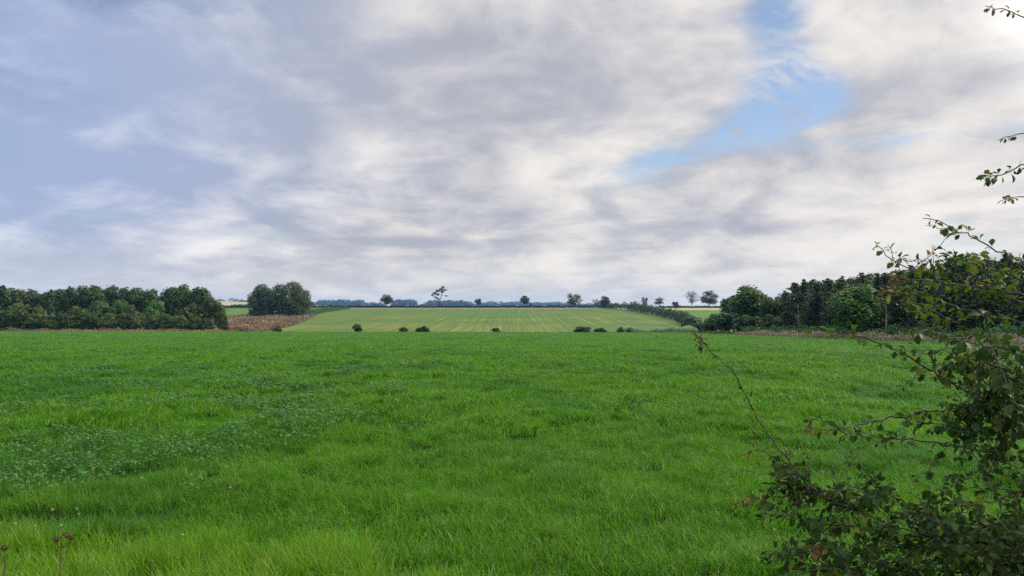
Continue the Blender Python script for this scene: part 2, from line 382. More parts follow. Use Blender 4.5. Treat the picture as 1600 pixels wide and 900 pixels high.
# ------------------------------------------------------------------ trees
def lobes_round(rng, Hh, Wd, base, n, lump=.42):
    """lobes filling a rounded, uneven crown between base*H and H, about Wd wide"""
    k = np.arange(n) + .5; ph = np.arccos(1 - 2 * k / n * .93); th = np.pi * (1 + 5 ** .5) * k + rng.uniform(0, 6.28)
    q = np.stack([np.cos(th) * np.sin(ph), np.sin(th) * np.sin(ph), np.cos(ph)], -1) + rng.normal(0, .22, (n, 3))
    q = unit(q) * rng.uniform(.5, .74, (n, 1)); r_ = lump * rng.uniform(.62, 1.25, n)
    q = np.vstack([q, [[0, 0, .05], [.1, -.1, -.3]]]); r_ = np.concatenate([r_, [.55, .5]])
    L = np.concatenate([q, np.repeat(r_[:, None], 3, 1)], 1)
    L[:, 5] *= .9
    top = (L[:, 2] + L[:, 5]).max(); bot = (L[:, 2] - L[:, 5]).min(); wd = max((np.abs(L[:, :2]) + L[:, 3:5]).max(), .01)
    sx = Wd / 2 / wd; sz = Hh * (1 - base) / (top - bot)
    L[:, 2] = (L[:, 2] - bot) * sz + base * Hh; L[:, 5] *= sz; L[:, :2] *= sx; L[:, 3:5] *= sx
    return [l for l in L]
def crown_mesh(name, L, n, size, rng, mat, solid=.3):
    L = np.array(L); area = (L[:, 3] * L[:, 4] + L[:, 5] * L[:, 3]); pr = area / area.sum()
    i = rng.choice(len(L), n, p=pr); D = unit(rng.normal(size=(n, 3)))
    D[:, 2] = np.where((D[:, 2] < -.4) & (rng.random(n) < .6), -D[:, 2], D[:, 2])
    rad = 1 - np.abs(rng.normal(0, solid, n)); rad += (rng.random(n) < .06) * rng.uniform(0, .3, n)
    P = L[i, :3] + D * L[i, 3:] * rad[:, None]
    N = D + rng.normal(0, .42, (n, 3)) + np.array([0, 0, .2])
    V, Fq = leaves(P, N, size, rng)
    lob = rng.uniform(-.18, .18, len(L))
    tint = np.clip(np.repeat(np.clip(rng.beta(2, 2.2, n) + lob[i], 0, 1), 4), 0, 1)
    return mesh_np(name, V, Fq, mat, {'tint': tint})
def trunk_mesh(name, L, Hh, fork, rb, rng, mat, lean=(0, 0)):
    mb = MB(); top = np.array([lean[0], lean[1], Hh * fork])
    mid = top * .5 + np.array([rng.normal(0, .05), rng.normal(0, .05), 0]) * Hh * .1
    mb.add(tube(catmull([np.array([0, 0, -.5]), mid, top], 8), np.linspace(rb * 1.25, rb * .8, 8), 8))
    for l in L:
        e = np.array(l[:3]); m2 = (top + e) / 2 + np.array([0, 0, -.06 * Hh * rng.random()]) + rng.normal(0, .02 * Hh, 3)
        s_ = top * rng.uniform(.8, 1) if True else top
        mb.add(tube(catmull([s_, m2, e + (e - m2) * .4], 7), np.linspace(rb * .5, rb * .08, 7), 5))
    return mb.mesh(name, mat)
def tree(name, loc, Hh, Wd, seed, mat, base=.15, nl=14, n=3000, leaf=.35, lump=.42, solid=.3, fork=.3, bark='bark', L=None, rz=0, lean=(0, 0)):
    rng = np.random.default_rng(seed); L = L if L is not None else lobes_round(rng, Hh, Wd, base, nl, lump)
    r = empty(name, loc, rz)
    link('trunk', trunk_mesh('trunk', L, Hh, fork, max(.12, Hh * .022), rng, M[bark], lean), r)
    link('crown', crown_mesh('crown', L, n, leaf, rng, M[mat], solid), r)
    return r
def place(src, used, loc, sc, rz, mat=None, crown='crown'):
    o = src if not used else copy_tree(src)
    o.location = loc; o.scale = sc; o.rotation_euler = (0, 0, rz)
    for ch in o.children:
        if mat and ch.name.startswith(crown):
            ch.material_slots[0].link = 'OBJECT'; ch.material_slots[0].material = M[mat]
    return o
def px_at(px, Y): return (px - CX) / F * Y
def gz(x, y): return float(H(x, y))
RNG = np.random.default_rng(11)

# --- the left wood: a back row of tall trees, then the ragged lower edge in front of it
protoA = [tree('broadleaf_tree', (0, 0, 0), 14, 10, 100 + i, 'dark', .12, 20, 4800, .36, .40, .28, .3) for i in range(4)]
usedA = [False] * 4
def put_tall(px, top, wpx, Y, mat, label, group, k=None, name='broadleaf_tree', sink=0.0):
    x = px_at(px, Y); z = gz(x, Y); Ht = CZ - (top - HY) / F * Y - z + sink; Wd = wpx / F * Y
    k = int(RNG.integers(4)) if k is None else k
    o = place(protoA[k], usedA[k], (x, Y, z - sink), (Wd / 10, Wd / 10, Ht / 14), RNG.uniform(0, 6.28), mat); usedA[k] = True
    o.name = name; return tag(o, label, 'tree', group)
LW = 'trees of the left wood'
back = [(-30, 446, 56), (8, 446, 54), (42, 450, 48), (78, 452, 46), (108, 447, 50), (140, 444, 52), (172, 445, 48), (203, 447, 50), (235, 451, 46), (262, 449, 44)]
for i, (px, top, wp) in enumerate(back):
    put_tall(px, top, wp, 246 + RNG.uniform(-6, 8), ['dark', 'dark', 'oak', 'mid'][i % 4] if i % 3 else 'dark', 'tall dark green tree in the closed back row of the left wood', LW)
for i, (px, top, wp) in enumerate([(25, 449, 50), (92, 450, 50), (155, 446, 52), (220, 449, 50), (278, 446, 40)]):
    put_tall(px, top, wp, 266, 'dark', 'tall dark green tree in the closed back row of the left wood', LW)
put_tall(288, 443.5, 46, 243, 'mid', 'tall tree with the highest domed top near the right end of the left wood', LW, 1)
put_tall(313, 447, 42, 240, 'dark', 'tall dark tree next in from the right end of the left wood', LW, 2)
put_tall(332, 462, 44, 236, 'oak', 'last tree at the right end of the left wood, sloping to the ground', LW, 3)

protoS = [tree('hedgerow_tree', (0, 0, 0), 6, 6, 200 + i, 'mid', .0, 15, 2600, .26, .42, .3, .2) for i in range(4)]
usedS = [False] * 4
def put_low(px, top, wpx, Y, mat, label, cat='tree', group=None, k=None, name='hedgerow_tree', sink=.2):
    x = px_at(px, Y); z = gz(x, Y); Ht = CZ - (top - HY) / F * Y - z + sink; Wd = wpx / F * Y
    k = int(RNG.integers(4)) if k is None else k
    o = place(protoS[k], usedS[k], (x, Y, z - sink), (Wd / 6, Wd / 6, Ht / 6), RNG.uniform(0, 6.28), mat); usedS[k] = True
    o.name = name; return tag(o, label, cat, group)
LF = 'lower trees and bushes along the front of the left wood'
put_low(240, 467, 52, 232, 'bright', 'bright green rounded tree standing out in front of the left wood', 'tree', LF, 0)
put_low(188, 468, 34, 233, 'bright', 'bright green narrow tree left of the rounded bright one in the left wood', 'tree', LF, 1)
put_low(155, 470, 46, 231, 'mid', 'upright dark green tree in the middle of the left wood front', 'tree', LF, 2)
put_low(122, 477, 50, 229, 'olive', 'grey-green spreading bush left of the upright dark tree in the left wood', 'tree', LF, 3)
put_low(30, 473, 50, 228, 'olive', 'yellowish green bush below the left end of the left wood', 'tree', LF, 1)
put_low(62, 476, 24, 229, 'olive', 'small bush with a pale yellow-green head at the left wood', 'bush', LF, 2)
put_low(205, 476, 30, 233, 'olive', 'dull olive tree between the two bright green trees of the left wood', 'tree', LF, 0)
put_low(298, 473, 52, 232, 'oak', 'broad dark bush filling the front of the left wood near its right end', 'tree', LF, 3)
put_low(347, 487, 24, 226, 'dark', 'low dark bush at the very right foot of the left wood', 'bush', LF, 2)
for i, (px, top, wp, mt) in enumerate([(-14, 483, 40, 'mid'), (5, 484, 36, 'mid'), (52, 488, 38, 'mid'), (78, 490, 36, 'olive'), (100, 489, 34, 'mid'), (142, 488, 34, 'oak'), (170, 488, 34, 'olive'),
                                   (196, 489, 32, 'oak'), (218, 488, 34, 'olive'), (240, 491, 32, 'oak'), (262, 490, 34, 'mid'), (282, 492, 32, 'olive'), (304, 494, 30, 'mid'), (322, 496, 28, 'oak')]):
    put_low(px, top, wp, 226 + RNG.uniform(-1, 2), mt, 'low dull green bush in the ragged front edge of the left wood', 'bush', LF)

# --- the clump of three trees on the slope
tree('clump_tree', (0, 0, 0), 1, 1, 1, 'dark', n=10, nl=2) if False else None
def clump(px, top, basepx, wpx, Y, seed, mat, label, base=.04, nl=24, n=10000, lump=.38, solid=.2):
    x = px_at(px, Y); z = gz(x, Y); Ht = CZ - (top - HY) / F * Y - z; Wd = wpx / F * Y
    z -= 1.4; Ht += 1.4
    o = tree('field_tree', (x, Y, z), Ht, Wd, seed, mat, base, nl, n, .42, lump, solid, .25)
    return tag(o, label, 'tree', 'three trees standing together in the dead weeds')
clump(411, 443, 496, 64, 388, 301, 'dark', 'broad dark tree at the left of the three grown together above the brown weeds', .0)
clump(452.5, 439, 496, 66, 385, 302, 'oak', 'tallest tree, in the middle of the three above the brown weeds', .0)
clump(475, 452, 492, 34, 392, 303, 'oak', 'smallest tree, at the right of the three above the brown weeds', .15, 14, 2600, .4, .25)
for px, top, lab in ((398, 484, 'low dark bush under the left side of the three-tree clump'), (421, 486, 'low dark bush under the middle of the left clump tree'), (437, 485, 'low dark bush in the gap between the two big clump trees'), (458, 484, 'low dark bush under the tallest clump tree')):
    put_low(px, top, 26, 381, 'dark', lab, 'bush', 'bushes under the three-tree clump', None, 'bush', .3)
for px, lab in ((417, 'left of two pale bare posts under the three-tree clump'), (427.5, 'right of two pale bare posts under the three-tree clump')):
    Y = 366.0; x = px_at(px, Y); z = gz(x, Y); hh = 2.3
    mb = MB(); mb.add(tube([(0, 0, -.4), (0, 0, hh * .5), (.02, 0, hh)], [.14, .13, .12], 8)); mb.add(tube([(.02, 0, hh), (.02, 0, hh + .08)], [.12, .01], 8))
    o = link('post', mb.mesh('post', M['palebark'])); o.location = (x, Y, z); tag(o, lab, 'post', 'posts under the clump')

# --- trees along the ridge
RG = 'lone trees along the ridge hedge'
def ridge(px, top, wpx, seed, label, mat='ridge', base=.22, nl=13, n=1300, leaf=.42, lump=.40, solid=.3, Y=574.0, name='ridge_tree', cat='tree', fork=.28, bark='bark', baserow=479):
    x = px_at(px, Y); z = CZ - (baserow - HY) / F * Y; z = min(z, gz(x, Y)) if z > gz(x, Y) else z
    z = gz(x, Y); Ht = CZ - (top - HY) / F * Y - z
    return tag(tree(name, (x, Y, z), Ht, wpx / F * Y, seed, mat, base, nl, n, leaf, lump, solid, fork, bark), label, cat, RG)
ridge(605, 460, 28, 401, 'rounded lone oak left of the tall leaning tree on the ridge', base=.2, n=1800)
ridge(747, 466, 14, 403, 'smallest rounded lone tree, just right of the tall leaning tree', n=600, nl=9)
ridge(820, 461.5, 19, 404, 'dense dome-shaped lone tree near the middle of the ridge', n=1500, nl=14, solid=.22)
ridge(829, 472, 7, 4041, 'little bush touching the right side of the dome-shaped lone tree', n=160, nl=4, name='bush', cat='bush', base=0)
ridge(897, 458, 33, 405, 'wide open-branched oak where the ridge hedge thickens', base=.12, n=1500, nl=17, lump=.27, solid=.3)
ridge(931, 466, 16, 406, 'thin see-through young tree between the open oak and the dark bushy tree', n=170, nl=9, lump=.3, solid=.5)
ridge(946, 462, 26, 407, 'dense dark bushy tree at the corner of the two hedges', 'hedge', 0.0, 15, 2200, solid=.22, Y=552)
ridge(1007, 463, 13, 408, 'spiky upright tree rising from the sloping hedge', n=320, nl=10, lump=.3, solid=.4, base=.1, Y=500)
ridge(992, 470, 9, 4081, 'small scrubby tree just left of the spiky upright tree', n=130, nl=5, lump=.35, base=.1, Y=505)
ridge(1030, 464, 18, 409, 'small lone tree with patchy crown right of the spiky upright tree', n=520, nl=11, lump=.33)
ridge(1056, 471, 13, 410, 'round clipped-looking bush on the pale top of the right pasture', 'ridge', 0, 10, 900, name='bush', cat='bush', Y=545, solid=.2)
ridge(1081, 453, 27, 411, 'pale half-bare tree, left of the pair above the right pasture', 'ridge', .2, 18, 700, .34, .27, .4)
ridge(1108, 453, 36, 412, 'full dark tree, right of the pair above the right pasture', 'ridge', .12, 20, 2600, lump=.33)
# the tall leaning tree
Y = 574.0; u = Y / F; x0 = px_at(687, Y); z0 = gz(x0, Y)
def lb(px, row, rx, rz): return np.array([(px - 687) * u, 0, CZ - (row - HY) * u - z0, rx * u, rx * u * .9, rz * u])
L686 = [lb(692, 449.5, 2.6, 2.6), lb(689, 453, 3, 3), lb(695, 453.5, 3.2, 1.4), lb(684, 455, 3.4, 2.2), lb(691, 456.5, 2.6, 2), lb(679, 458.5, 3.4, 2), lb(676, 461.5, 2.4, 2.2),
        lb(684, 460.5, 2.8, 1.7), lb(680.5, 465, 2.2, 1.6), lb(684, 467, 2.2, 1.3), lb(697.5, 462.5, 2.4, .8), lb(678.5, 469, 2.0, .9), lb(684, 470, 1.8, .9)]
for l in L686: l[1] = np.random.default_rng(int(l[2] * 100)).normal(0, 1.0)
r = empty('leaning_tree', (x0, Y, z0)); rr = np.random.default_rng(77)
mb = MB(); P0 = [np.array([0, 0, -.5]), np.array([.1, 0, 3.5]), np.array([.3, 0, 6.4])]
mb.add(tube(catmull(P0, 8), np.linspace(.42, .34, 8), 8))
mainl = [np.array([.3, 0, 6.3]), np.array([1.6, 0, 9.5]), np.array([2.0, .1, 12.2]), L686[0][:3]]
mb.add(tube(catmull(mainl, 9), np.linspace(.3, .06, 9), 6))
for l, st in zip(L686[1:], [mainl[2], mainl[2], mainl[1], mainl[1], P0[2], P0[2], P0[2], P0[2], P0[1] + [0, 0, 1.5], mainl[1], P0[1], P0[1]]):
    e = l[:3]; mb.add(tube(catmull([st, (st + e) / 2 + rr.normal(0, .25, 3), e], 6), np.linspace(.15, .04, 6), 5))
link('trunk', mb.mesh('trunk', M['bark']), r); link('crown', crown_mesh('crown', [np.concatenate([l[:3], l[3:] * 1.18]) for l in L686], 1500, .34, rr, M['ridge'], .35), r)
tag(r, 'tall leaning lone tree with ragged crown and forked trunk, highest on the ridge', 'tree', RG)

# --- hedges
def hedge(name, pts, width, heights, n, leaf, mat, label, seed, lump=.35):
    rng = np.random.default_rng(seed); pts = np.asarray(pts, float); seg = np.linalg.norm(np.diff(pts, axis=0), axis=1); cum = np.concatenate([[0], np.cumsum(seg)])
    s_ = rng.uniform(0, cum[-1], n); X = np.interp(s_, cum, pts[:, 0]); Yv = np.interp(s_, cum, pts[:, 1]); hh = np.interp(s_, cum, heights)
    var = 1 + lump * (np.sin(s_ * .9 + 1) * .35 + np.sin(s_ * .37 + 2) * .4 + np.sin(s_ * 2.1) * .25)
    a = rng.uniform(0, np.pi, n); rad = 1 - np.abs(rng.normal(0, .25, n))
    off = np.cos(a) * rad * width / 2; up = np.sin(a) ** .6 * rad * hh * var
    i = np.clip(np.searchsorted(cum, s_, 'right') - 1, 0, len(seg) - 1); T = (pts[1:] - pts[:-1]) / seg[:, None]
    nx, ny = -T[i, 1], T[i, 0]; X = X + nx * off; Yv = Yv + ny * off
    P = np.stack([X, Yv, H(X, Yv) + up], -1); N = np.stack([nx * np.cos(a), ny * np.cos(a), np.sin(a)], -1) + rng.normal(0, .5, (n, 3))
    c = P.mean(0); c[2] = float(H(c[0], c[1])); V, Fq = leaves(P - c, N, leaf, rng)
    o = link(name, mesh_np(name, V, Fq, M[mat], {'tint': np.repeat(rng.beta(2, 2, n), 4)})); o.location = c
    return tag(o, label, 'hedge')
hedge('hedge', [(px_at(486, 566), 566), (px_at(760, 566), 566), (px_at(950, 562), 562)], 2.4, [1.9, 1.7, 2.3], 16000, .33, 'hedge', 'long low dark hedge along the ridge behind the far field', 501)
hedge('hedge', [(px_at(940, 560), 560), (px_at(985, 500), 500), (80, 462), (80.5, 400), (79, 350), (72, 300), (68.5, 272)], 4.5, [3.2, 4.6, 5.0, 4.2, 4.0, 4.2, 3.6], 15000, .38, 'hedge', 'thick dark hedge running downhill between far field and right pasture', 502, .45)
hedge('hedge', [(px_at(1030, 560), 560), (px_at(1180, 560), 560)], 2.0, [1.5, 1.6], 4500, .32, 'hedge', 'short hedge along the skyline above the right pasture', 503)
hedge('hedge', [(px_at(335, 556), 556), (px_at(420, 556), 556)], 2.4, [2.2, 2.2], 3500, .32, 'hedge', 'short dark hedge at the top of the left pasture', 504)

# --- bushes along the far edge of the near field
EB = 'bushes along the far edge of the green field'
def edge_bush(px, top, wpx, label, mat='dark', k=None):
    x = px_at(px, 190); Y = float(edge(x)) + 2.0
    for _ in range(4): x = px_at(px, Y); Y = float(edge(x)) + 2.0
    return put_low(px, top, wpx, Y, mat, label, 'bush', EB, k, 'bush', .35)
edge_bush(433, 509.5, 19, 'small dark bush beside the brown weeds at the field edge', k=0)
edge_bush(558, 506, 21, 'pointed dark bush alone at the field edge below the rounded ridge oak', k=1)
edge_bush(631, 511, 19, 'low flat bush, left neighbour of the taller lumpy bush below the leaning tree', k=2)
edge_bush(655, 511, 17, 'left half of the lumpy pair of bushes below the leaning tree', k=3)
edge_bush(664, 509, 18, 'taller right half of the lumpy pair of bushes below the leaning tree', k=0)
edge_bush(775, 512, 17, 'single rounded bush at the middle of the field edge', k=1)
edge_bush(909, 509.5, 36, 'wide dark bush, left half of the largest pair at the field edge', k=2)
edge_bush(938, 511.5, 30, 'wide dark bush, right half of the largest pair at the field edge', k=3)
edge_bush(969, 510.5, 15, 'small bush left of the pale tall grass at the field edge', k=0)
edge_bush(984, 511, 13, 'smaller bush touching the left end of the pale tall grass', k=2)

# --- right wood
cones = []
def conifer(seed, Hh, Rr, mat):
    rng = np.random.default_rng(seed); r_ = empty('conifer_tree'); mb = MB()
    mb.add(tube([(0, 0, -.5), (0, 0, Hh * .5), (.05, 0, Hh * .98)], [.17, .11, .02], 7), .5)
    P, N = [], []
    z = Hh * .10
    while z < Hh * .99:
        f = z / Hh; rr_ = Rr * (1 - f) ** .82 * rng.uniform(.7, 1.15) + .12
        nb = int(rng.integers(5, 8)) if f < .93 else 4
        a0 = rng.uniform(0, 6.28)
        for b_ in range(nb):
            a_ = a0 + b_ * 6.283 / nb + rng.normal(0, .2); ln = rr_ * rng.uniform(.65, 1.2); dz_ = rng.uniform(-.25, .25) + (.5 if f > .8 else 0)
            e = np.array([math.cos(a_) * ln, math.sin(a_) * ln, ln * dz_])
            mb.add(tube([(0, 0, z), e + [0, 0, z]], [.03, .008], 4), .5)
            k_ = max(5, int(ln * 13)); u_ = rng.uniform(.12, 1.05, k_) ** .8
            P.append(np.array([0, 0, z]) + e * u_[:, None] + rng.normal(0, .07 + .06 * ln, (k_, 3)) * [1, 1, .7]); N.append(np.tile([0, 0, 1.0], (k_, 1)) + rng.normal(0, .55, (k_, 3)))
        z += Hh * rng.uniform(.022, .038)
    P = np.vstack(P); N = np.vstack(N); V, Fq = leaves(P, N, .20, rng, .45)
    link('trunk', mb.mesh('trunk', M['bark']), r_)
    link('crown', mesh_np('crown', V, Fq, M[mat], {'tint': np.repeat(rng.beta(2, 2.2, len(P)), 4)}), r_)
    return r_
cones = [conifer(600 + i, 10, 2.7 + .3 * (i % 3), 'yew') for i in range(5)]; usedC = [False] * 5
skyl_px = [1180, 1215, 1235, 1250, 1275, 1300, 1340, 1375, 1400, 1450, 1480, 1500, 1530, 1560, 1600, 1700]
skyl_row = [470, 466, 445, 434, 435, 433, 427, 424, 419, 411, 406, 398, 401, 397, 392, 386]
cr = np.random.default_rng(31)
def put_conifer(x, y, label, mat=None, dtop=0.0):
    px = CX + x / y * F; top = np.interp(px, skyl_px, skyl_row) + dtop; z = gz(x, y)
    Ht = max(5.0, CZ - (top - HY) / F * y - z); k = int(cr.integers(5)); w_ = cr.uniform(.9, 1.25)
    o = place(cones[k], usedC[k], (x, y, z), (w_, w_, Ht / 10), cr.uniform(0, 6.28), mat); usedC[k] = True
    return tag(o, label, 'tree', 'conifers of the right wood')
for row, x0_ in enumerate((51.8, 56.0, 60.0)):
    y = 58.0 + row * 2
    while y < 142 + row * 12:
        x = x0_ + cr.uniform(-1.2, 1.2); put_conifer(x, y + cr.uniform(-1, 1), 'dark slender conifer crowded among others in the right wood', None if cr.random() < .75 else 'dark', cr.uniform(-1, 5) + (4 if row == 0 else 0))
        y += cr.uniform(2.7, 3.8) + row * .8
for px, dt, lab in ((1483, -3, 'paler feathery conifer, left of the two tallest tops behind the hawthorn'), (1503, -3, 'paler feathery conifer, right of the two tallest tops behind the hawthorn')):
    y = 50.5 * F / (px - CX); put_conifer(50.5, y, lab, 'larch', dt)
def right_tree(px, top, wpx, x, mat, label, src='A', k=None, name='broadleaf_tree', cat='tree', group=None):
    Y_ = x * F / (px - CX)
    return (put_tall if src == 'A' else put_low)(px, top, wpx, Y_, mat, label, *((group, k, name) if src == 'A' else (cat, group, k, name)))
tb = right_tree(1172, 445, 82, 49, 'mid', 'big rounded broadleaf tree at the left end of the right wood', 'A', 0)
right_tree(1147, 462, 46, 50, 'dark', 'dark shoulder tree on the left side of the big rounded one', 'A', 1)
right_tree(1203, 464, 44, 50, 'dark', 'dark tree filling the gap between the big rounded one and the conifers', 'A', 2)
right_tree(1337, 443, 100, 44.6, 'bright', 'fresh green round tree standing in front of the dark conifers', 'A', 3)
for i, px in enumerate(range(1228, 1600, 27)):
    Yq = 64 * F / (px - CX); put_tall(px, float(np.interp(px, skyl_px, skyl_row)) + 4 + 2 * math.sin(i * 2.3), 62, Yq, ['dark', 'yew', 'oak'][i % 3], 'dark tree deep in the right wood, its crown filling the gaps between the conifers', 'deep trees of the right wood', i % 4)
RB = 'bushes at the foot of the right wood'
right_tree(1113, 490, 44, 47, 'dark', 'dark bush left of the big rounded broadleaf tree', 'S', 0, 'bush', 'bush', RB)
right_tree(1135, 487, 46, 46.5, 'dark', 'dark bush tucked under the big rounded broadleaf tree', 'S', 1, 'bush', 'bush', RB)
right_tree(1165, 492, 52, 46, 'dark', 'wide dark bush below the big rounded broadleaf tree', 'S', 2, 'bush', 'bush', RB)
right_tree(1205, 490, 46, 46, 'dark', 'dark bush between the big rounded tree and the bare pale tree', 'S', 3, 'bush', 'bush', RB)
right_tree(1078, 494, 28, 60, 'mid', 'mid green bush where the sloping hedge meets the wood', 'S', 1, 'bush', 'bush', RB)
right_tree(1095, 503, 26, 52, 'mid', 'low green bush at the lower end of the sloping hedge', 'S', 2, 'bush', 'bush', RB)
right_tree(1068, 505, 18, 62, 'hedge', 'small dark bush at the foot of the sloping hedge', 'S', 3, 'bush', 'bush', RB)
def bare(px, x, top, label, seed, spread, ns, bark='palebark', cat='tree', rb=.09):
    rng = np.random.default_rng(seed); Y_ = x * F / (px - CX); z = gz(x, Y_); Ht = CZ - (top - HY) / F * Y_ - z; r_ = empty('bare_tree', (x, Y_, z)); mb = MB()
    mb.add(tube(catmull([(0, 0, -.4), (.06, .05, Ht * .5), (-.05, 0, Ht)], 10), np.linspace(rb, .015, 10), 7))
    for i in range(ns):
        b0 = np.array([0, 0, Ht * rng.uniform(.35, .9)]); a_ = rng.uniform(0, 6.28); e = b0 + np.array([math.cos(a_) * spread, math.sin(a_) * spread, rng.uniform(.2, 1.2)]) * rng.uniform(.5, 1)
        mb.add(tube(catmull([b0, (b0 + e) / 2 + [0, 0, -.12], e], 5), np.linspace(.028, .006, 5), 4))
    link('trunk', mb.mesh('trunk', M[bark]), r_)
    return tag(r_, label, cat)
bare(1247, 46.5, 474, 'bare pale tree with thin twigs in front of the dark conifers', 71, 1.2, 22)
bare(1384.5, 46.2, 461, 'slim pale trunk standing right of the fresh green round tree', 72, .6, 8, rb=.13)

def strip(name, pts, width, hmin, hmax, n, leaf, mat, seed, asp, upright, hprof=None, label=None):
    rng = np.random.default_rng(seed); pts = np.asarray(pts, float); seg = np.linalg.norm(np.diff(pts, axis=0), axis=1); cum = np.concatenate([[0], np.cumsum(seg)])
    s_ = rng.uniform(0, cum[-1], n); i = np.clip(np.searchsorted(cum, s_, 'right') - 1, 0, len(seg) - 1); T = (pts[1:] - pts[:-1]) / seg[:, None]
    off = rng.uniform(-.5, .5, n) * width; X = np.interp(s_, cum, pts[:, 0]) - T[i, 1] * off; Yv = np.interp(s_, cum, pts[:, 1]) + T[i, 0] * off
    var = .75 + .25 * np.sin(s_ * .55 + 1.3 * np.sin(s_ * .21)) + .15 * np.sin(s_ * 1.7)
    hh = rng.uniform(hmin, hmax, n) * var
    P = np.stack([X, Yv, H(X, Yv) + hh * rng.uniform(.15, 1, n)], -1)
    N = rng.normal(size=(n, 3)); N[:, 2] = N[:, 2] * .3 + .4 if upright else N[:, 2] + .6
    Nn = unit(N); Tt = unit(np.array([0, 0, 1.0]) + rng.normal(0, .35 if upright else 1.0, (n, 3))); Tt = unit(Tt - Nn * (Tt * Nn).sum(1, keepdims=True)); B = np.cross(Nn, Tt)
    s2 = leaf * rng.uniform(.6, 1.4, (n, 1)); V = np.stack([P + Tt * s2, P + B * s2 * asp, P - Tt * s2, P - B * s2 * asp], 1).reshape(-1, 3)
    tint = np.clip(rng.beta(2, 2, n) + .22 * np.sin(s_ * .3 + 2) + .15 * np.sin(s_ * .9), 0, 1)
    o = link(name, mesh_np(name, V, np.arange(4 * n).reshape(-1, 4), M[mat], {'tint': np.repeat(tint, 4)}))
    return tag(o, label, kind='stuff')
strip('dry_grass', [(44, 54), (43.4, 100), (41.5, 135)], 2.2, .55, 1.05, 16000, .17, 'tan', 801, .25, True, label='tan dead grass margin along the foot of the right wood')
strip('dry_grass', [(42, 135), (42, 168)], 1.6, .3, .7, 4000, .17, 'olive', 802, .3, True, label='short dull grass margin below the big rounded tree')
strip('nettle_bank', [(46.5, 54), (46, 90), (45.3, 122), (44.5, 140)], 2.6, 1.0, 1.9, 16000, .17, 'nettle', 803, .5, False, label='green nettles growing behind the tan grass margin')
e0, e1 = px_at(968, 187), px_at(1092, 174)
strip('maize_strip', [(e0, float(edge(e0)) + 4), (e1, float(edge(e1)) + 2.5)], 5, .9, 1.7, 9000, .28, 'reed', 804, .22, True, label='pale grey-green tall crop strip at the field edge')
e2 = px_at(1035, 178)
strip('dry_grass', [(e2, float(edge(e2)) - .3), (e1, float(edge(e1)) - .3)], .6, .2, .45, 900, .14, 'tan', 8041, .3, True, label='thin tan grass line in front of the tall crop strip')
xl, xr = px_at(-60, 222), px_at(352, 196)
strip('dried_weeds', [(xl, float(edge(xl)) + 1.5), (xr, float(edge(xr)) + 1.5)], 2.4, .4, 1.0, 14000, .2, 'docklow', 805, .4, True, label='rust brown dead weeds along the foot of the left wood')
strip('dry_grass', [(xl, float(edge(xl)) - .2), (px_at(345, 197), float(edge(px_at(345, 197))) - .2)], .9, .2, .5, 5000, .14, 'tan', 8051, .3, True, label='thin straw coloured grass line in front of the rust brown weeds')
# dead dock patch on the slope below the clump
rng = np.random.default_rng(806); n = 26000; yy = 226 + 158 * rng.random(n * 3) ** 1.0
xa = np.interp(yy, [226, 262, 300, 384], [-90, -104, -120, -150]); xb = np.interp(yy, [226, 262, 300, 340, 385], [-80, -88, -90, -96, -104])
xx = xa + (xb - xa) * rng.random(len(yy)); sel = rng.permutation(len(yy))[:n]; xx, yy = xx[sel], yy[sel]
nz = np.sin(xx * .35 + 2 * np.sin(yy * .06)) * .2 + np.sin(yy * .21 + xx * .12) * .15
P = np.stack([xx, yy, H(xx, yy) + rng.uniform(.1, 1.5, n) * (1 + nz)], -1); N = rng.normal(size=(n, 3)); N[:, 2] *= .4
V, Fq = leaves(P, N, .34, rng, .5)
tag(link('dead_dock', mesh_np('dead_dock', V, Fq, M['dock'], {'tint': np.repeat(np.clip(rng.beta(2, 2, n) + nz, 0, 1), 4)})), 'reddish brown dead dock patch below the three-tree clump', kind='stuff')
strip('crop_strip', [(px_at(466, 420), 420), (px_at(497, 470), 470), (px_at(531, 535), 535)], 16, .8, 1.8, 7000, .4, 'nettle', 807, .35, True, label='bright green standing crop right of the three-tree clump')

# --- far woods and hills trees
def far_wood(px0, px1, Y, top, n, seed, label, jag=.25):
    rng = np.random.default_rng(seed); L = []; step = 9.0 * Y / 2000; x = px_at(px0, Y); xe = px_at(px1, Y)
    while x < xe:
        f = (x - px_at(px0, Y)) / (xe - px_at(px0, Y)); env = min(1, (.35 + 3.0 * min(f, 1 - f) / .5))
        z = gz(x, Y); Ht = (CZ - (top - HY) / F * Y - z) * env * rng.uniform(1 - jag, 1.05); Ht = max(Ht, 4)
        rr_ = rng.uniform(7, 12) * Y / 2000
        L.append(np.array([x, Y + rng.normal(0, 20), z + Ht * .45, rr_, rr_, Ht * .55])); L.append(np.array([x + 4, Y, z + Ht * .3, rr_, rr_, Ht * .4])); x += rng.uniform(.3, .7) * step
    o = link('far_wood', crown_mesh('far_wood', L, n, .8e-3 * Y, rng, M['bluewood'], .15)); return tag(o, label, kind='stuff')
far_wood(486, 572, 3500, 467.5, 9000, 901, 'far blue wood right of the three-tree clump', .2)
far_wood(556, 600, 3700, 472, 3000, 905, 'far thin line of trees left of the rounded ridge oak', .5)
far_wood(615, 650, 3300, 467.5, 6000, 902, 'far blue wood just right of the rounded ridge oak', .2)
far_wood(662, 740, 3400, 468.5, 9000, 903, 'far blue wood behind the tall leaning tree', .35)
far_wood(742, 830, 4600, 470.5, 6000, 904, 'far pale wood behind the smallest lone tree', .6)
far_wood(830, 900, 4650, 471, 5000, 906, 'far pale wood behind the dome-shaped lone tree', .6)
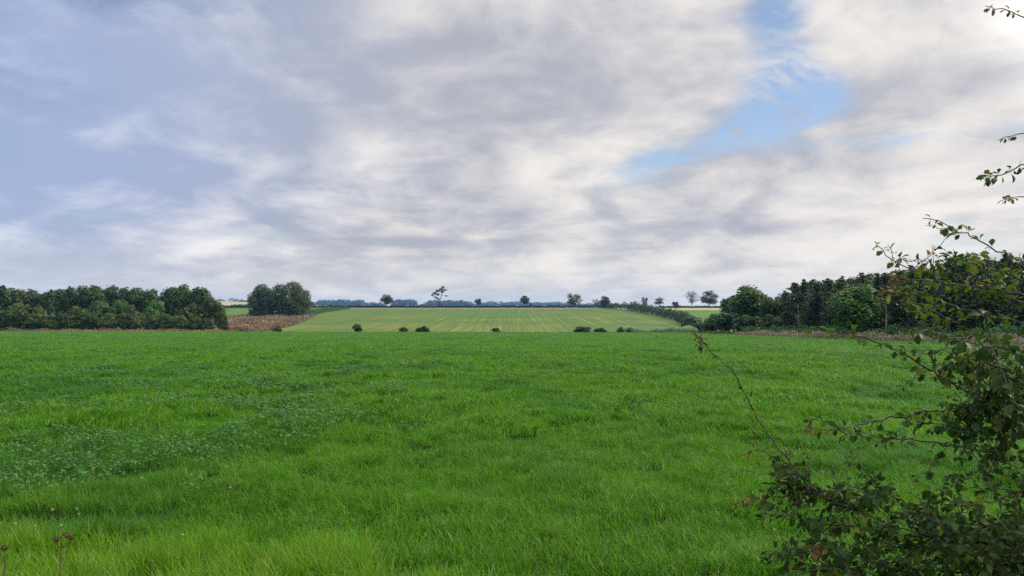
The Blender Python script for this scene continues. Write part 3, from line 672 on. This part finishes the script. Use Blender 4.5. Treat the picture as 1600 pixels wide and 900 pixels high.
far_wood(900, 960, 4400, 473, 3000, 907, 'far pale line of trees behind the open oak', .4)
far_wood(365, 420, 1250, 474, 3500, 908, 'two dark far tree groups left of the three-tree clump', .3)
far_wood(330, 420, 1900, 465.3, 2500, 909, 'thin line of trees on top of the far left hill', .7)

# --- crows on the far slope
def crow_mesh():
    mb = MB(); mb.add(tube([(-.30, 0, .16), (-.16, 0, .2), (0, 0, .24), (.12, 0, .29), (.17, 0, .35), (.24, 0, .37), (.32, 0, .345)], [.01, .05, .105, .09, .05, .055, .006], 8))
    for s_ in (-.04, .04): mb.add(tube([(0, s_, .2), (.02, s_, 0), (.08, s_, 0)], [.015, .01, .008], 4))
    return mb.mesh('crow', M['crow'])
cm = crow_mesh()
for i, (px, yy_, sc) in enumerate([(842, 497, 1.3), (848, 492, 1.3), (856, 500, 1.2), (863, 498, 1.5)]):
    o = link('crow', cm); x = px_at(px, yy_); o.location = (x, yy_, gz(x, yy_)); o.scale = (sc,) * 3; o.rotation_euler = (0, 0, i * 1.9 + .4)
    tag(o, 'tiny dark bird on the upper far field, one of four in a row', 'bird', 'birds on the far field')

# ------------------------------------------------------------------ grass (stuff): blade tufts scattered over the field
def tuft(name, seed, nb, rad, l0, l1, w_, lean, mat, spread=.5, segs=3):
    rng = np.random.default_rng(seed)
    rr_ = rad * np.sqrt(rng.random(nb)); a_ = rng.uniform(0, 6.28, nb); base = np.stack([rr_ * np.cos(a_), rr_ * np.sin(a_), np.full(nb, -.03)], -1)
    ln = rng.uniform(l0, l1, nb); la = rng.normal(0, spread * 1.6, nb) ; lt = np.abs(rng.normal(lean, .38, nb)); 
    la = np.where(rng.random(nb) < .3, rng.uniform(0, 6.28, nb), la); hd = np.stack([np.cos(la), np.sin(la), 0 * la], -1)            # lean mostly towards +x of the tuft
    sd = np.stack([-np.sin(la + rng.normal(0, .7, nb)), np.cos(la), 0 * la], -1)
    V = []; ts = np.linspace(0, 1, segs + 1)
    pos = base.copy(); rows = []
    for k, t0 in enumerate(ts):
        ww = w_ * (1 - t0 ** 1.6) + .0004
        rows.append((pos - sd * ww / 2, pos + sd * ww / 2))
        ang = lt * (.25 + 1.5 * t0)                                 # bends over towards the tip
        pos = pos + (hd * np.sin(ang)[:, None] + np.array([0, 0, 1.0]) * np.cos(ang)[:, None]) * (ln / segs)[:, None]
    Vv = np.stack([q for r_ in rows for q in r_], 1)                # nb, 2*(segs+1), 3
    m_ = Vv.shape[1]; idx = np.arange(nb)[:, None, None] * m_
    q = np.array([[2 * k, 2 * k + 1, 2 * k + 3, 2 * k + 2] for k in range(segs)])[None]
    tint = np.where(rng.random(nb) < .02, 1.0, rng.beta(1.3, 1.5, nb) * .85)
    me = mesh_np(name, Vv.reshape(-1, 3), (idx + q).reshape(-1, 4), mat, {'tint': np.repeat(tint, m_)}, True)
    return bpy.data.objects.new(name, me)
def clover_tuft(name, seed, nl, rad, mat):
    rng = np.random.default_rng(seed); mb = MB()
    for _ in range(nl):
        r_ = rad * math.sqrt(rng.random()); a_ = rng.uniform(0, 6.28); c = np.array([r_ * math.cos(a_), r_ * math.sin(a_), rng.uniform(.07, .15)])
        nrm = unit(np.array([0, 0, 1.0]) + rng.normal(0, .35, 3)); t1 = unit(np.cross(nrm, rng.normal(size=3))); t2 = np.cross(nrm, t1); s_ = rng.uniform(.009, .016); tn = rng.random()
        for k in range(3):
            b_ = k * 2.094; dd = t1 * math.cos(b_) + t2 * math.sin(b_); pp = np.cross(nrm, dd)
            ring = [(0, 0), (.45, .42), (.95, .5), (1.25, .0), (.95, -.5), (.45, -.42)]
            V = np.array([c + dd * u_ * s_ * 1.1 + pp * v_ * s_ * 1.2 + nrm * abs(v_) * s_ * .4 for u_, v_ in ring])
            mb.add((V, np.array([[0, 1, 2, 3], [0, 3, 4, 5]])), tn)
        mb.add(tube([(c[0] * .9, c[1] * .9, -.02), c], [.001, .0008], 3), tn)
    return bpy.data.objects.new(name, mb.mesh(name, mat))
def scatter(name, tufts, P, rot, scl, kind_label):
    pc = bpy.data.collections.new(name + '_tufts')
    for t in tufts: pc.objects.link(t)
    me = bpy.data.meshes.new(name); me.vertices.add(len(P)); me.vertices.foreach_set('co', np.asarray(P, np.float32).ravel())
    for nm, arr in (('rot', rot), ('scl', scl)):
        at = me.attributes.new(nm, 'FLOAT_VECTOR', 'POINT'); at.data.foreach_set('vector', np.asarray(arr, np.float32).ravel())
    at = me.attributes.new('pick', 'INT', 'POINT'); at.data.foreach_set('value', np.random.default_rng(len(P)).integers(0, len(tufts), len(P)).astype(np.int32))
    o = link(name, me); tag(o, kind_label, kind='stuff')
    g = bpy.data.node_groups.new(name + '_scatter', 'GeometryNodeTree')
    g.interface.new_socket('Geometry', in_out='INPUT', socket_type='NodeSocketGeometry'); g.interface.new_socket('Geometry', in_out='OUTPUT', socket_type='NodeSocketGeometry')
    N = g.nodes; Lk = g.links; gi = N.new('NodeGroupInput'); go = N.new('NodeGroupOutput')
    ci = N.new('GeometryNodeCollectionInfo'); ci.inputs['Collection'].default_value = pc; ci.inputs['Separate Children'].default_value = True; ci.inputs['Reset Children'].default_value = True
    ip = N.new('GeometryNodeInstanceOnPoints'); ip.inputs['Pick Instance'].default_value = True
    def attr(nm, typ):
        a_ = N.new('GeometryNodeInputNamedAttribute'); a_.data_type = typ; a_.inputs['Name'].default_value = nm
        return next(s_ for s_ in a_.outputs if s_.enabled and s_.name == 'Attribute')
    Lk.new(gi.outputs[0], ip.inputs['Points']); Lk.new(ci.outputs[0], ip.inputs['Instance'])
    Lk.new(attr('rot', 'FLOAT_VECTOR'), ip.inputs['Rotation']); Lk.new(attr('scl', 'FLOAT_VECTOR'), ip.inputs['Scale']); Lk.new(attr('pick', 'INT'), ip.inputs['Instance Index'])
    Lk.new(ip.outputs[0], go.inputs[0])
    md = o.modifiers.new('scatter', 'NODES'); md.node_group = g
    return o
gr = np.random.default_rng(21)
def wedge(y0, y1, dens, xl_=None, k=.84, pad=2.6):
    """random points in the visible wedge with some margin"""
    n_ = int(dens * (y1 - y0) * (k * (y0 + y1) + 2 * pad)); y_ = np.sqrt(gr.uniform(y0 ** 2, y1 ** 2, n_)) ; x_ = gr.uniform(-1, 1, n_) * (k * y_ + pad)
    ok = (y_ < edge(x_) - .1) & (x_ < 40.8); return x_[ok], y_[ok]
def fbm(x, y, sc, seed):
    r_ = np.random.default_rng(seed); v = 0
    for o_ in range(4):
        for _ in range(3):
            th = r_.uniform(0, 6.28); ph = r_.uniform(0, 6.28); k_ = 2 * np.pi / sc * 2 ** o_ * r_.uniform(.7, 1.3)
            v = v + np.sin(k_ * (x * np.cos(th) + y * np.sin(th)) + ph + 1.2 * np.sin(.5 * k_ * (y * np.cos(th) - x * np.sin(th)))) * .6 ** o_
    return v / 3.2
def verge_y(x): return np.interp(x, [-9, -4.5, -3.2, -2.0, -1.0, -.4], [5.75, 5.7, 5.6, 5.4, 5.0, 4.3])
X, Yv, SX, SZ = [], [], [], []
for y0_, y1_, dens, sx, sz in ((2.6, 8, 34, 1.0, 1.0), (8, 14, 22, 1.2, 1.0), (14, 24, 8, 1.7, 1.05), (24, 45, 3.6, 2.5, 1.1), (45, 90, 1.15, 4.2, 1.2), (90, 230, .35, 8.0, 1.35)):
    x_, y_ = wedge(y0_, y1_, dens); X.append(x_); Yv.append(y_); SX.append(np.full(len(x_), sx)); SZ.append(np.full(len(x_), sz))
X, Yv, SX, SZ = map(np.concatenate, (X, Yv, SX, SZ))
clov = fbm(X, Yv, 7.0, 61) - np.clip((X + 2.2) / 3.0, -.35, 1.6)       # clover takes over to the left
keep = ~((Yv < verge_y(X)) & (X < -.3)) & ~((clov > .30) & (Yv < 30) & (X < -.1 * Yv) & (gr.random(len(X)) < .22))
rut = (np.abs(Yv - 6.3 - .03 * (X + 4)) < .38) & (X < -2.9 + gr.normal(0, .2, len(X))); keep &= ~(rut & (gr.random(len(X)) < .85))
X, Yv, SX, SZ = X[keep], Yv[keep], SX[keep], SZ[keep]; n = len(X)
lod = fbm(X, Yv, 5.0, 62)                                           # how far the sward is beaten down, and which way
ang = 3.4 * fbm(X, Yv, 4.0, 63) - .6 + gr.normal(0, .8, n)
tilt = np.clip(.10 + .50 * np.clip(lod, -.3, 1.0) + gr.normal(0, .12, n), 0, .5) * np.clip(1.4 - Yv / 60, .25, 1)
rot = np.stack([0 * ang, tilt, ang], -1)
hsc = SZ * np.clip(1 + .22 * fbm(X, Yv, 3.2, 64) + gr.normal(0, .1, n), .74, 1.6)
P = np.stack([X, Yv, H(X, Yv)], -1)
tl = [tuft('grass_tuft', 300 + i, 170, .19, .06, .19, .0050, 1.0, M['grass'], 1.0) for i in range(10)]
tw = [tuft('coarse_grass_tuft', 320 + i, 95, .20, .07, .20, .0100, .95, M['grass'], 1.1) for i in range(10)]
nr = Yv < 11; ins = np.stack([SX, SX, hsc], -1)
scatter('meadow_grass', tl, P[nr], rot[nr], ins[nr], 'long green meadow grass covering the nearest part of the field')
scatter('meadow_grass', tw, P[~nr], rot[~nr], ins[~nr], 'even green meadow grass stretching away to the far field edge')
x_, y_ = wedge(2.4, 6.6, 60); ok = (y_ < verge_y(x_) + gr.normal(0, .12, len(x_))) & (x_ < -.2); x_, y_ = x_[ok], y_[ok]
ang = gr.uniform(0, 6.28, len(x_)); P = np.stack([x_, y_, H(x_, y_)], -1)
vt = [tuft('verge_tuft', 340 + i, 90, .12, .10, .26, .0042, .55, M['verge'], 1.2) for i in range(6)]
scatter('verge_grass', vt, P, np.stack([0 * ang, gr.uniform(0, .3, len(x_)), ang], -1), np.stack([np.ones(len(x_))] * 2 + [gr.uniform(.7, 1.25, len(x_))], -1), 'yellow-green upright verge grass at the bottom left')
xs_, ys_ = [], []
for y0_, y1_, dens in ((5, 12, 9), (12, 32, 4)):
    x_, y_ = wedge(y0_, y1_, dens); xs_.append(x_); ys_.append(y_)
x_, y_ = np.concatenate(xs_), np.concatenate(ys_)
cv = fbm(x_, y_, 7.0, 61) - np.clip((x_ + 2.2) / 3.0, -.35, 1.6); ok = (cv > .26) & (y_ > 6.9) & (x_ < -.1 * y_) & ~((np.abs(y_ - 6.3 - .03 * (x_ + 4)) < .3) & (x_ < -2.9)) & ~((y_ < verge_y(x_) + .2) & (x_ < -.3)); x_, y_ = x_[ok], y_[ok]
ang = gr.uniform(0, 6.28, len(x_)); sc = np.where(y_ > 12, 1.7, 1.1)
scatter('clover_leaves', [clover_tuft('clover_tuft', 370 + i, 42, .2, M['clover']) for i in range(5)], np.stack([x_, y_, H(x_, y_)], -1), np.stack([0 * ang, 0 * ang, ang], -1), np.stack([sc, sc, gr.uniform(.9, 1.4, len(x_))], -1), 'dark round-leaved clover among the grass on the left')
# clover heads
mb = MB(); rng = np.random.default_rng(8)
mb.add(tube([(0, 0, -.02), (.01, 0, .1), (.005, .01, .2)], [.0013, .0012, .001], 4), 0)
D = unit(rng.normal(size=(60, 3))); V, Fq = leaves(D * .011 + [.005, .01, .21], D + rng.normal(0, .3, (60, 3)), .006, rng, .45); mb.add((V, Fq), np.repeat(rng.random(60), 4))
fm = mb.mesh('clover_flower', M['flower'])
spots = [(40, 745), (60, 722), (82, 741), (135, 740), (143, 741), (120, 768), (130, 767), (222, 742), (190, 773), (85, 800), (15, 822), (66, 823), (88, 822), (290, 835), (308, 728), (350, 752), (225, 650), (160, 690), (300, 640),
         (240, 625), (120, 640), (430, 660), (500, 700), (380, 610), (60, 600), (200, 590), (320, 585), (1210, 848), (1080, 705), (640, 660), (560, 640), (700, 625), (30, 690), (270, 690)]
for px, py in spots:
    rr_ = (py - HY) / F; yq = 1.45 / (rr_ - .0272); xq = px_at(px, yq); s_ = gr.uniform(.75, 1.05)
    o = link('clover_flower', fm); o.location = (xq, yq, gz(xq, yq) + .02); o.scale = (s_, s_, s_); o.rotation_euler = (gr.normal(0, .15), gr.normal(0, .15), gr.uniform(0, 6))
    tag(o, 'small pale clover flower head standing in the green field', 'flower', 'clover flowers in the field')

# ------------------------------------------------------------------ dried umbels at the bottom left
def umbel(px, D_, top_row, label, seed, heads):
    rng = np.random.default_rng(seed); x = px_at(px, D_); z = gz(x, D_); Ht = CZ - (top_row - HY) / F * D_ - z
    r_ = empty('dried_umbel', (x, D_, z)); mb = MB()
    main = catmull([(0.03, 0, -.05), (0, .01, Ht * .5), (.015, 0, Ht * .9)], 10); mb.add(tube(main, np.linspace(.0045, .0022, 10), 6))
    tips = []
    for (ox, oz, r0) in heads:
        b0 = main[-1] if r0 is None else main[int(9 * r0)]; e = np.array([ox, rng.normal(0, .02), Ht * .9 + oz])
        mb.add(tube(catmull([b0, (b0 + e) / 2 + [0, 0, -.012], e], 6), np.linspace(.0024, .0013, 6), 5)); tips.append(e)
    link('stalk', mb.mesh('stalk', M['stalk']), r_)
    for e in tips:
        hb = MB()
        for k in range(11):
            a_ = k * 2.4; q = e + np.array([math.cos(a_) * .017, math.sin(a_) * .017, .017]) * (.4 + .6 * rng.random())
            hb.add(tube([e, q], [.0009, .0007], 3)); Dn = unit(rng.normal(size=(14, 3))); V, Fq = leaves(q + Dn * .004, Dn, .0034, rng, .6); hb.add((V, Fq), np.repeat(rng.random(14), 4))
        link('seed_head', hb.mesh('seed_head', M['umbel']), r_)
    return tag(r_, label, 'plant', 'dried umbels in the verge')
umbel(90, 3.0, 829, 'dried brown umbel plant standing upright at the bottom left', 41, [(.012, .03, None), (.036, .034, None), (.056, .028, None)])
umbel(2, 2.9, 842, 'dried brown umbel cut by the left picture edge', 42, [(.01, .02, None)])

# ------------------------------------------------------------------ hawthorn at the right
OUT = [(.18, .02), (.30, .09), (.42, .15), (.53, .29), (.58, .18), (.72, .31), (.78, .17), (.90, .16), (1.0, .0)]
ax = np.array([u_ for u_, _ in OUT]); ay = np.array([v_ for _, v_ in OUT]); mr = np.array([.20, .28, .36, .46, .56, .68, .78, .89, 1.0])
def fold(x_, y_): return .50 * np.abs(y_) - .30 * x_ ** 2
LV = np.vstack([np.stack([mr, 0 * mr, fold(mr, 0 * mr)], -1), np.stack([ax, ay, fold(ax, ay)], -1), np.stack([ax, -ay, fold(ax, ay)], -1), np.array([[0, .012, 0], [0, -.012, 0], [.22, .01, 0], [.22, -.01, 0]])])
LF_ = np.array([[i, i + 1, 9 + i + 1, 9 + i] for i in range(8)] + [[i + 1, i, 18 + i, 18 + i + 1] for i in range(8)] + [[27, 28, 30, 29]])
def haw_leaves(P, X_, N_, size, width):
    X_ = unit(X_); Yx = unit(np.cross(N_, X_)); Z_ = np.cross(X_, Yx)
    V = P[:, None] + size[:, None, None] * (LV[None, :, 0:1] * X_[:, None] + LV[None, :, 1:2] * width[:, None, None] * Yx[:, None] + LV[None, :, 2:3] * Z_[:, None])
    return V.reshape(-1, 3), (np.arange(len(P))[:, None, None] * len(LV) + LF_[None]).reshape(-1, 4)
HR = np.array([2.15, 1.95, 0.0]); HR[2] = gz(HR[0], HR[1])
hw = empty('hawthorn_bush', tuple(HR)); tag(hw, 'hawthorn bush with thin leafy branches reaching in from the right', 'bush')
hrng = np.random.default_rng(91)
mb = MB(); up = catmull([HR + [0, 0, -.2], HR + [-.05, .05, .5], HR + [.05, -.05, 1.2], HR + [-.08, .02, 2.0], HR + [0, .05, 2.9]], 16)
mb.add(tube(up - HR, np.linspace(.055, .02, 16), 9))
up2 = catmull([HR + [-.05, .1, -.2], HR + [-.25, .12, .4], HR + [-.4, .1, .75], HR + [-.55, .1, 1.05]], 10); mb.add(tube(up2 - HR, np.linspace(.04, .014, 10), 8))
link('trunk', mb.mesh('trunk', M['twig'], True), hw)
def to3(px, py, D_): return np.array([px_at(px, D_), D_, CZ - (py - HY) / F * D_])
def branch(pix, D0, D1, dens, size=.040, rad=.0042, twigs=0, mat='haw', tipmat=None, tipn=.25, sparse=.0, join=True, twl=.13):
    k = len(pix); Dp = np.linspace(D0, D1, k) + hrng.normal(0, .015, k)
    P = [to3(a_, b_, c_) for (a_, b_), c_ in zip(pix, Dp)]
    if join:                                                    # carry the branch on to the trunk outside the picture
        e = P[-1]; tgt = up[np.argmin(np.abs(up[:, 2] - (e[2] - .12)))]; P += [e * .5 + tgt * .5 + [0, 0, -.03], tgt]
    vis = np.linalg.norm(np.diff(np.array(P[:k]), axis=0), axis=1).sum()
    C = catmull(P, max(24, int(np.linalg.norm(np.diff(np.array(P), axis=0), axis=1).sum() / .02))); C[1:-1] += hrng.normal(0, .0022, C[1:-1].shape)
    L_ = np.concatenate([[0], np.cumsum(np.linalg.norm(np.diff(C, axis=0), axis=1))])
    r_ = np.interp(L_, [0, .2, L_[-1]], [.0009, .0016, rad * 1.25])
    wood = MB(); wood.add(tube(C - HR, r_, 6)); axes = [(C, L_, 0, 1.0)]
    for _ in range(int(twigs * .85)):
        s_ = hrng.uniform(.08, .98) * min(vis * 1.15, L_[-1]); i = min(np.searchsorted(L_, s_), len(C) - 2); T = unit(C[i] - C[i + 1])
        dr = unit(T * .9 + unit(hrng.normal(size=3)) * 1.0 * [1, .8, .9] + [0, 0, .1]); ln = twl * hrng.uniform(.5, 1.5); q = np.array([C[i] + dr * ln * u_ + np.array([0, 0, -.15 * ln * u_ * u_]) + hrng.normal(0, .003, 3) for u_ in np.linspace(1, 0, 10)])
        l2 = np.concatenate([[0], np.cumsum(np.linalg.norm(np.diff(q, axis=0), axis=1))]); wood.add(tube(q - HR, np.linspace(.0006, .0011, 10), 5)); axes.append((q, l2, 1, 1.0))
    lp, lx, ln_, ls, lt = [], [], [], [], []
    for (c_, l_, tw, dm) in axes:
        end = l_[-1] if tw else min(vis * 1.05, l_[-1]); s_ = .002
        while s_ < end:
            i = min(np.searchsorted(l_, s_), len(c_) - 2); T = unit(c_[i] - c_[i + 1]); node = c_[i]
            if s_ < .035 or hrng.random() > sparse:
                for _ in range(int(hrng.integers(2, 4))):
                    o_ = unit(hrng.normal(size=3)); o_ = o_ - T * (o_ @ T); dx_ = unit(T * hrng.uniform(.2, 1.2) + unit(o_) * 1.0 + [0, 0, -.25])
                    nn = unit(np.array([0, -.15, 1.0]) + hrng.normal(0, .55, 3)); nn = nn - dx_ * (nn @ dx_)
                    tipf = np.clip(.7 + s_ / .06, .7, 1); lp.append(node + o_ * .002); lx.append(dx_); ln_.append(unit(nn)); ls.append(size * .64 * hrng.uniform(.6, 1.25) * tipf); lt.append((hrng.random(), s_, tw))
            if hrng.random() < .35:                             # thorns
                o_ = unit(hrng.normal(size=3)); o_ = unit(o_ - T * (o_ @ T)); wood.add(tube([node - HR, node + o_ * .013 - HR], [.0009, .0001], 4))
            s_ += hrng.uniform(.6, 1.4) / (dens * 1.15)
    b_ = link('branch', wood.mesh('branch', M['twig'], True), hw)
    lp, lx, ln_, ls = map(np.array, (lp, lx, ln_, ls)); V, Fq = haw_leaves(lp - HR, lx, ln_, ls, hrng.uniform(.8, 1.25, len(lp)))
    lobe = len(LV); tint = np.array([t_[0] for t_ in lt]); me = mesh_np('leaves', V, Fq, [M[mat], M[tipmat or mat]], {'tint': np.repeat(tint, lobe)}, False,
        np.repeat(np.array([1 if (tipmat and ((t_[1] < tipn * vis and not t_[2] and t_[0] < .85) or t_[0] > .965)) else 0 for t_ in lt]), len(LF_)))
    link('leaves', me, b_)
branch([(1540, 9), (1556, 13), (1570, 16), (1585, 21), (1600, 27), (1660, 50)], 1.85, 2.0, 30, .026, .003, 1, 'haw', 'hawred', .3, .25)
branch([(1560, 219), (1572, 214), (1588, 212), (1602, 209), (1660, 212)], 1.9, 2.0, 26, .022, .003, 0, 'haw', None, .2, .3)
branch([(1533, 278), (1550, 274), (1570, 272), (1585, 264), (1602, 258), (1660, 265)], 1.7, 1.9, 30, .034, .003, 1, 'haw', None, .2, .2)
branch([(1563, 314), (1580, 310), (1600, 309), (1660, 318)], 1.9, 2.0, 24, .022, .003, 0, 'haw', 'hawred', .3, .3)
branch([(1442, 341), (1462, 343), (1482, 351), (1503, 363), (1525, 372), (1550, 388), (1580, 400), (1610, 416), (1660, 440)], 1.75, 1.95, 20, .036, .0034, 2, 'haw', 'haw', .2, .12)
branch([(1367, 377), (1378, 392), (1392, 404), (1410, 414), (1440, 424), (1475, 436), (1510, 447), (1550, 460), (1600, 472), (1660, 490)], 1.75, 1.95, 26, .034, .004, 9, 'haw', 'hawlight', .25, .15)
branch([(1386, 435), (1405, 436), (1430, 438), (1460, 440), (1500, 446), (1560, 452), (1640, 470)], 1.7, 1.95, 32, .034, .0034, 5, 'hawlight', 'hawred', .16, .05)
branch([(1374, 452), (1395, 458), (1420, 459), (1450, 464), (1480, 474), (1510, 485), (1555, 495), (1610, 508), (1660, 520)], 1.7, 1.95, 34, .036, .004, 8, 'hawlight', 'hawred', .14, .05)
branch([(1405, 470), (1430, 478), (1460, 488), (1500, 508), (1550, 535), (1610, 560)], 1.7, 1.9, 26, .036, .004, 8, 'hawlight', 'haw', .2, .1)
branch([(1470, 395), (1500, 405), (1530, 412), (1560, 425), (1610, 440)], 1.75, 1.9, 34, .036, .0034, 8, 'hawlight', 'haw', .3, .05)
branch([(1264, 511), (1290, 516), (1320, 520), (1350, 528), (1378, 536), (1410, 552), (1440, 570), (1470, 588), (1505, 608), (1540, 622), (1600, 636), (1660, 645)], 1.6, 1.95, 24, .036, .0045, 9, 'haw', 'hawlight', .2, .1)
branch([(1420, 515), (1450, 518), (1480, 525), (1520, 535), (1560, 545), (1610, 556)], 1.45, 1.7, 24, .038, .0045, 6, 'haw', None, .2, .15)
branch([(1480, 533), (1510, 534), (1545, 540), (1580, 545), (1640, 555)], 1.35, 1.6, 26, .044, .0045, 4, 'haw', None, .2, .1)
branch([(1500, 575), (1530, 580), (1560, 585), (1600, 600), (1660, 610)], 1.7, 1.9, 40, .034, .004, 18, 'haw', 'hawlight', .1, .02)
branch([(1248, 664), (1275, 670), (1300, 671), (1335, 666), (1375, 656), (1420, 647), (1470, 641), (1520, 634), (1560, 630), (1610, 632), (1660, 640)], 1.7, 1.9, 26, .032, .004, 6, 'haw', 'hawred', .06, .12)
branch([(1290, 668), (1320, 676), (1360, 681), (1400, 684), (1440, 690), (1480, 696), (1520, 702), (1552, 704), (1575, 690), (1605, 668), (1660, 650)], 1.65, 1.85, 26, .032, .0045, 8, 'haw', 'hawred', .05, .15)
branch([(1480, 765), (1500, 752), (1520, 742), (1540, 725), (1552, 706), (1600, 680)], 1.7, 1.85, 26, .032, .004, 7, 'haw', None, .2, .2)
branch([(1500, 640), (1530, 650), (1560, 655), (1610, 660)], 1.65, 1.8, 44, .034, .004, 26, 'haw', None, .2, .0)
branch([(1540, 610), (1570, 625), (1610, 640)], 1.6, 1.75, 44, .034, .004, 22, 'haw', None, .2, .0)
branch([(1087, 523), (1096, 533), (1108, 544), (1122, 556), (1138, 572), (1155, 598), (1168, 622), (1180, 650), (1195, 673), (1208, 690), (1222, 707), (1240, 730), (1262, 756), (1290, 778), (1340, 800), (1420, 830), (1520, 850), (1640, 862)], 1.75, 1.75, 24, .024, .0028, 0, 'haw', 'hawred', .06, .15)
branch([(1084, 521), (1090, 526), (1097, 533), (1104, 541)], 1.745, 1.75, 60, .024, .0012, 0, 'hawred', 'hawred', 1, .0, False)
branch([(1098, 534), (1093, 541), (1096, 552)], 1.745, 1.75, 60, .022, .0012, 0, 'hawred', 'haw', .6, .0, False)
branch([(1162, 712), (1185, 703), (1205, 714), (1222, 728), (1242, 750), (1262, 768)], 1.73, 1.74, 26, .026, .003, 3, 'hawlight', 'hawred', .3, .1, False)
branch([(1136, 790), (1155, 786), (1180, 779), (1210, 776), (1250, 770), (1290, 772), (1330, 778), (1390, 798), (1460, 822), (1540, 842), (1640, 856)], 1.75, 1.8, 54, .034, .0045, 26, 'haw', 'hawred', .1, .0, True, .12)
branch([(1225, 700), (1240, 740), (1262, 765), (1300, 785), (1350, 800)], 1.74, 1.78, 50, .034, .004, 20, 'haw', 'hawred', .1, .05, False, .09)
branch([(1300, 768), (1340, 764), (1390, 775), (1440, 800), (1500, 835), (1600, 860), (1660, 870)], 1.6, 1.8, 44, .036, .0045, 34, 'haw', 'hawlight', .1, .0, True, .11)
branch([(1196, 866), (1230, 866), (1270, 862), (1310, 868), (1350, 862), (1400, 852), (1470, 858), (1560, 868), (1660, 880)], 1.65, 1.8, 48, .035, .0045, 25, 'haw', 'hawlight', .1, .05, True, .1)
branch([(1262, 856), (1300, 856), (1340, 872), (1400, 885), (1480, 892), (1560, 898), (1660, 900)], 1.55, 1.75, 44, .036, .005, 26, 'haw', 'hawred', .08, .1, True, .1)
branch([(1210, 905), (1260, 892), (1320, 890), (1400, 905), (1500, 915), (1640, 925)], 1.6, 1.75, 42, .036, .005, 32, 'haw', 'hawlight', .1, .05)
branch([(1420, 800), (1460, 815), (1510, 825), (1560, 822), (1610, 815), (1660, 810)], 1.5, 1.7, 42, .036, .005, 28, 'haw', None, .1, .0, True, .12)
branch([(1500, 790), (1540, 785), (1580, 775), (1640, 770)], 1.5, 1.7, 34, .034, .005, 12, 'haw', None, .1, .0, True, .12)
branch([(1440, 870), (1490, 872), (1550, 880), (1610, 878), (1660, 880)], 1.5, 1.65, 44, .036, .005, 34, 'haw', None, .1, .0, True, .12)
branch([(1180, 812), (1210, 808), (1250, 812), (1300, 818), (1360, 826), (1430, 838), (1520, 850), (1640, 860)], 1.68, 1.8, 46, .034, .0045, 24, 'haw', 'hawlight', .12, .0, True, .11)
branch([(1470, 672), (1500, 668), (1540, 672), (1580, 660), (1640, 650)], 1.6, 1.75, 40, .034, .004, 16, 'haw', None, .1, .0, True, .12)
branch([(1500, 560), (1540, 566), (1580, 580), (1640, 600)], 1.6, 1.75, 42, .034, .004, 18, 'haw', 'hawlight', .15, .0, True, .12)
branch([(1545, 725), (1570, 740), (1600, 750), (1660, 765)], 1.75, 1.9, 26, .030, .004, 5, 'hawlight', 'haw', .1, .1, True, .13)
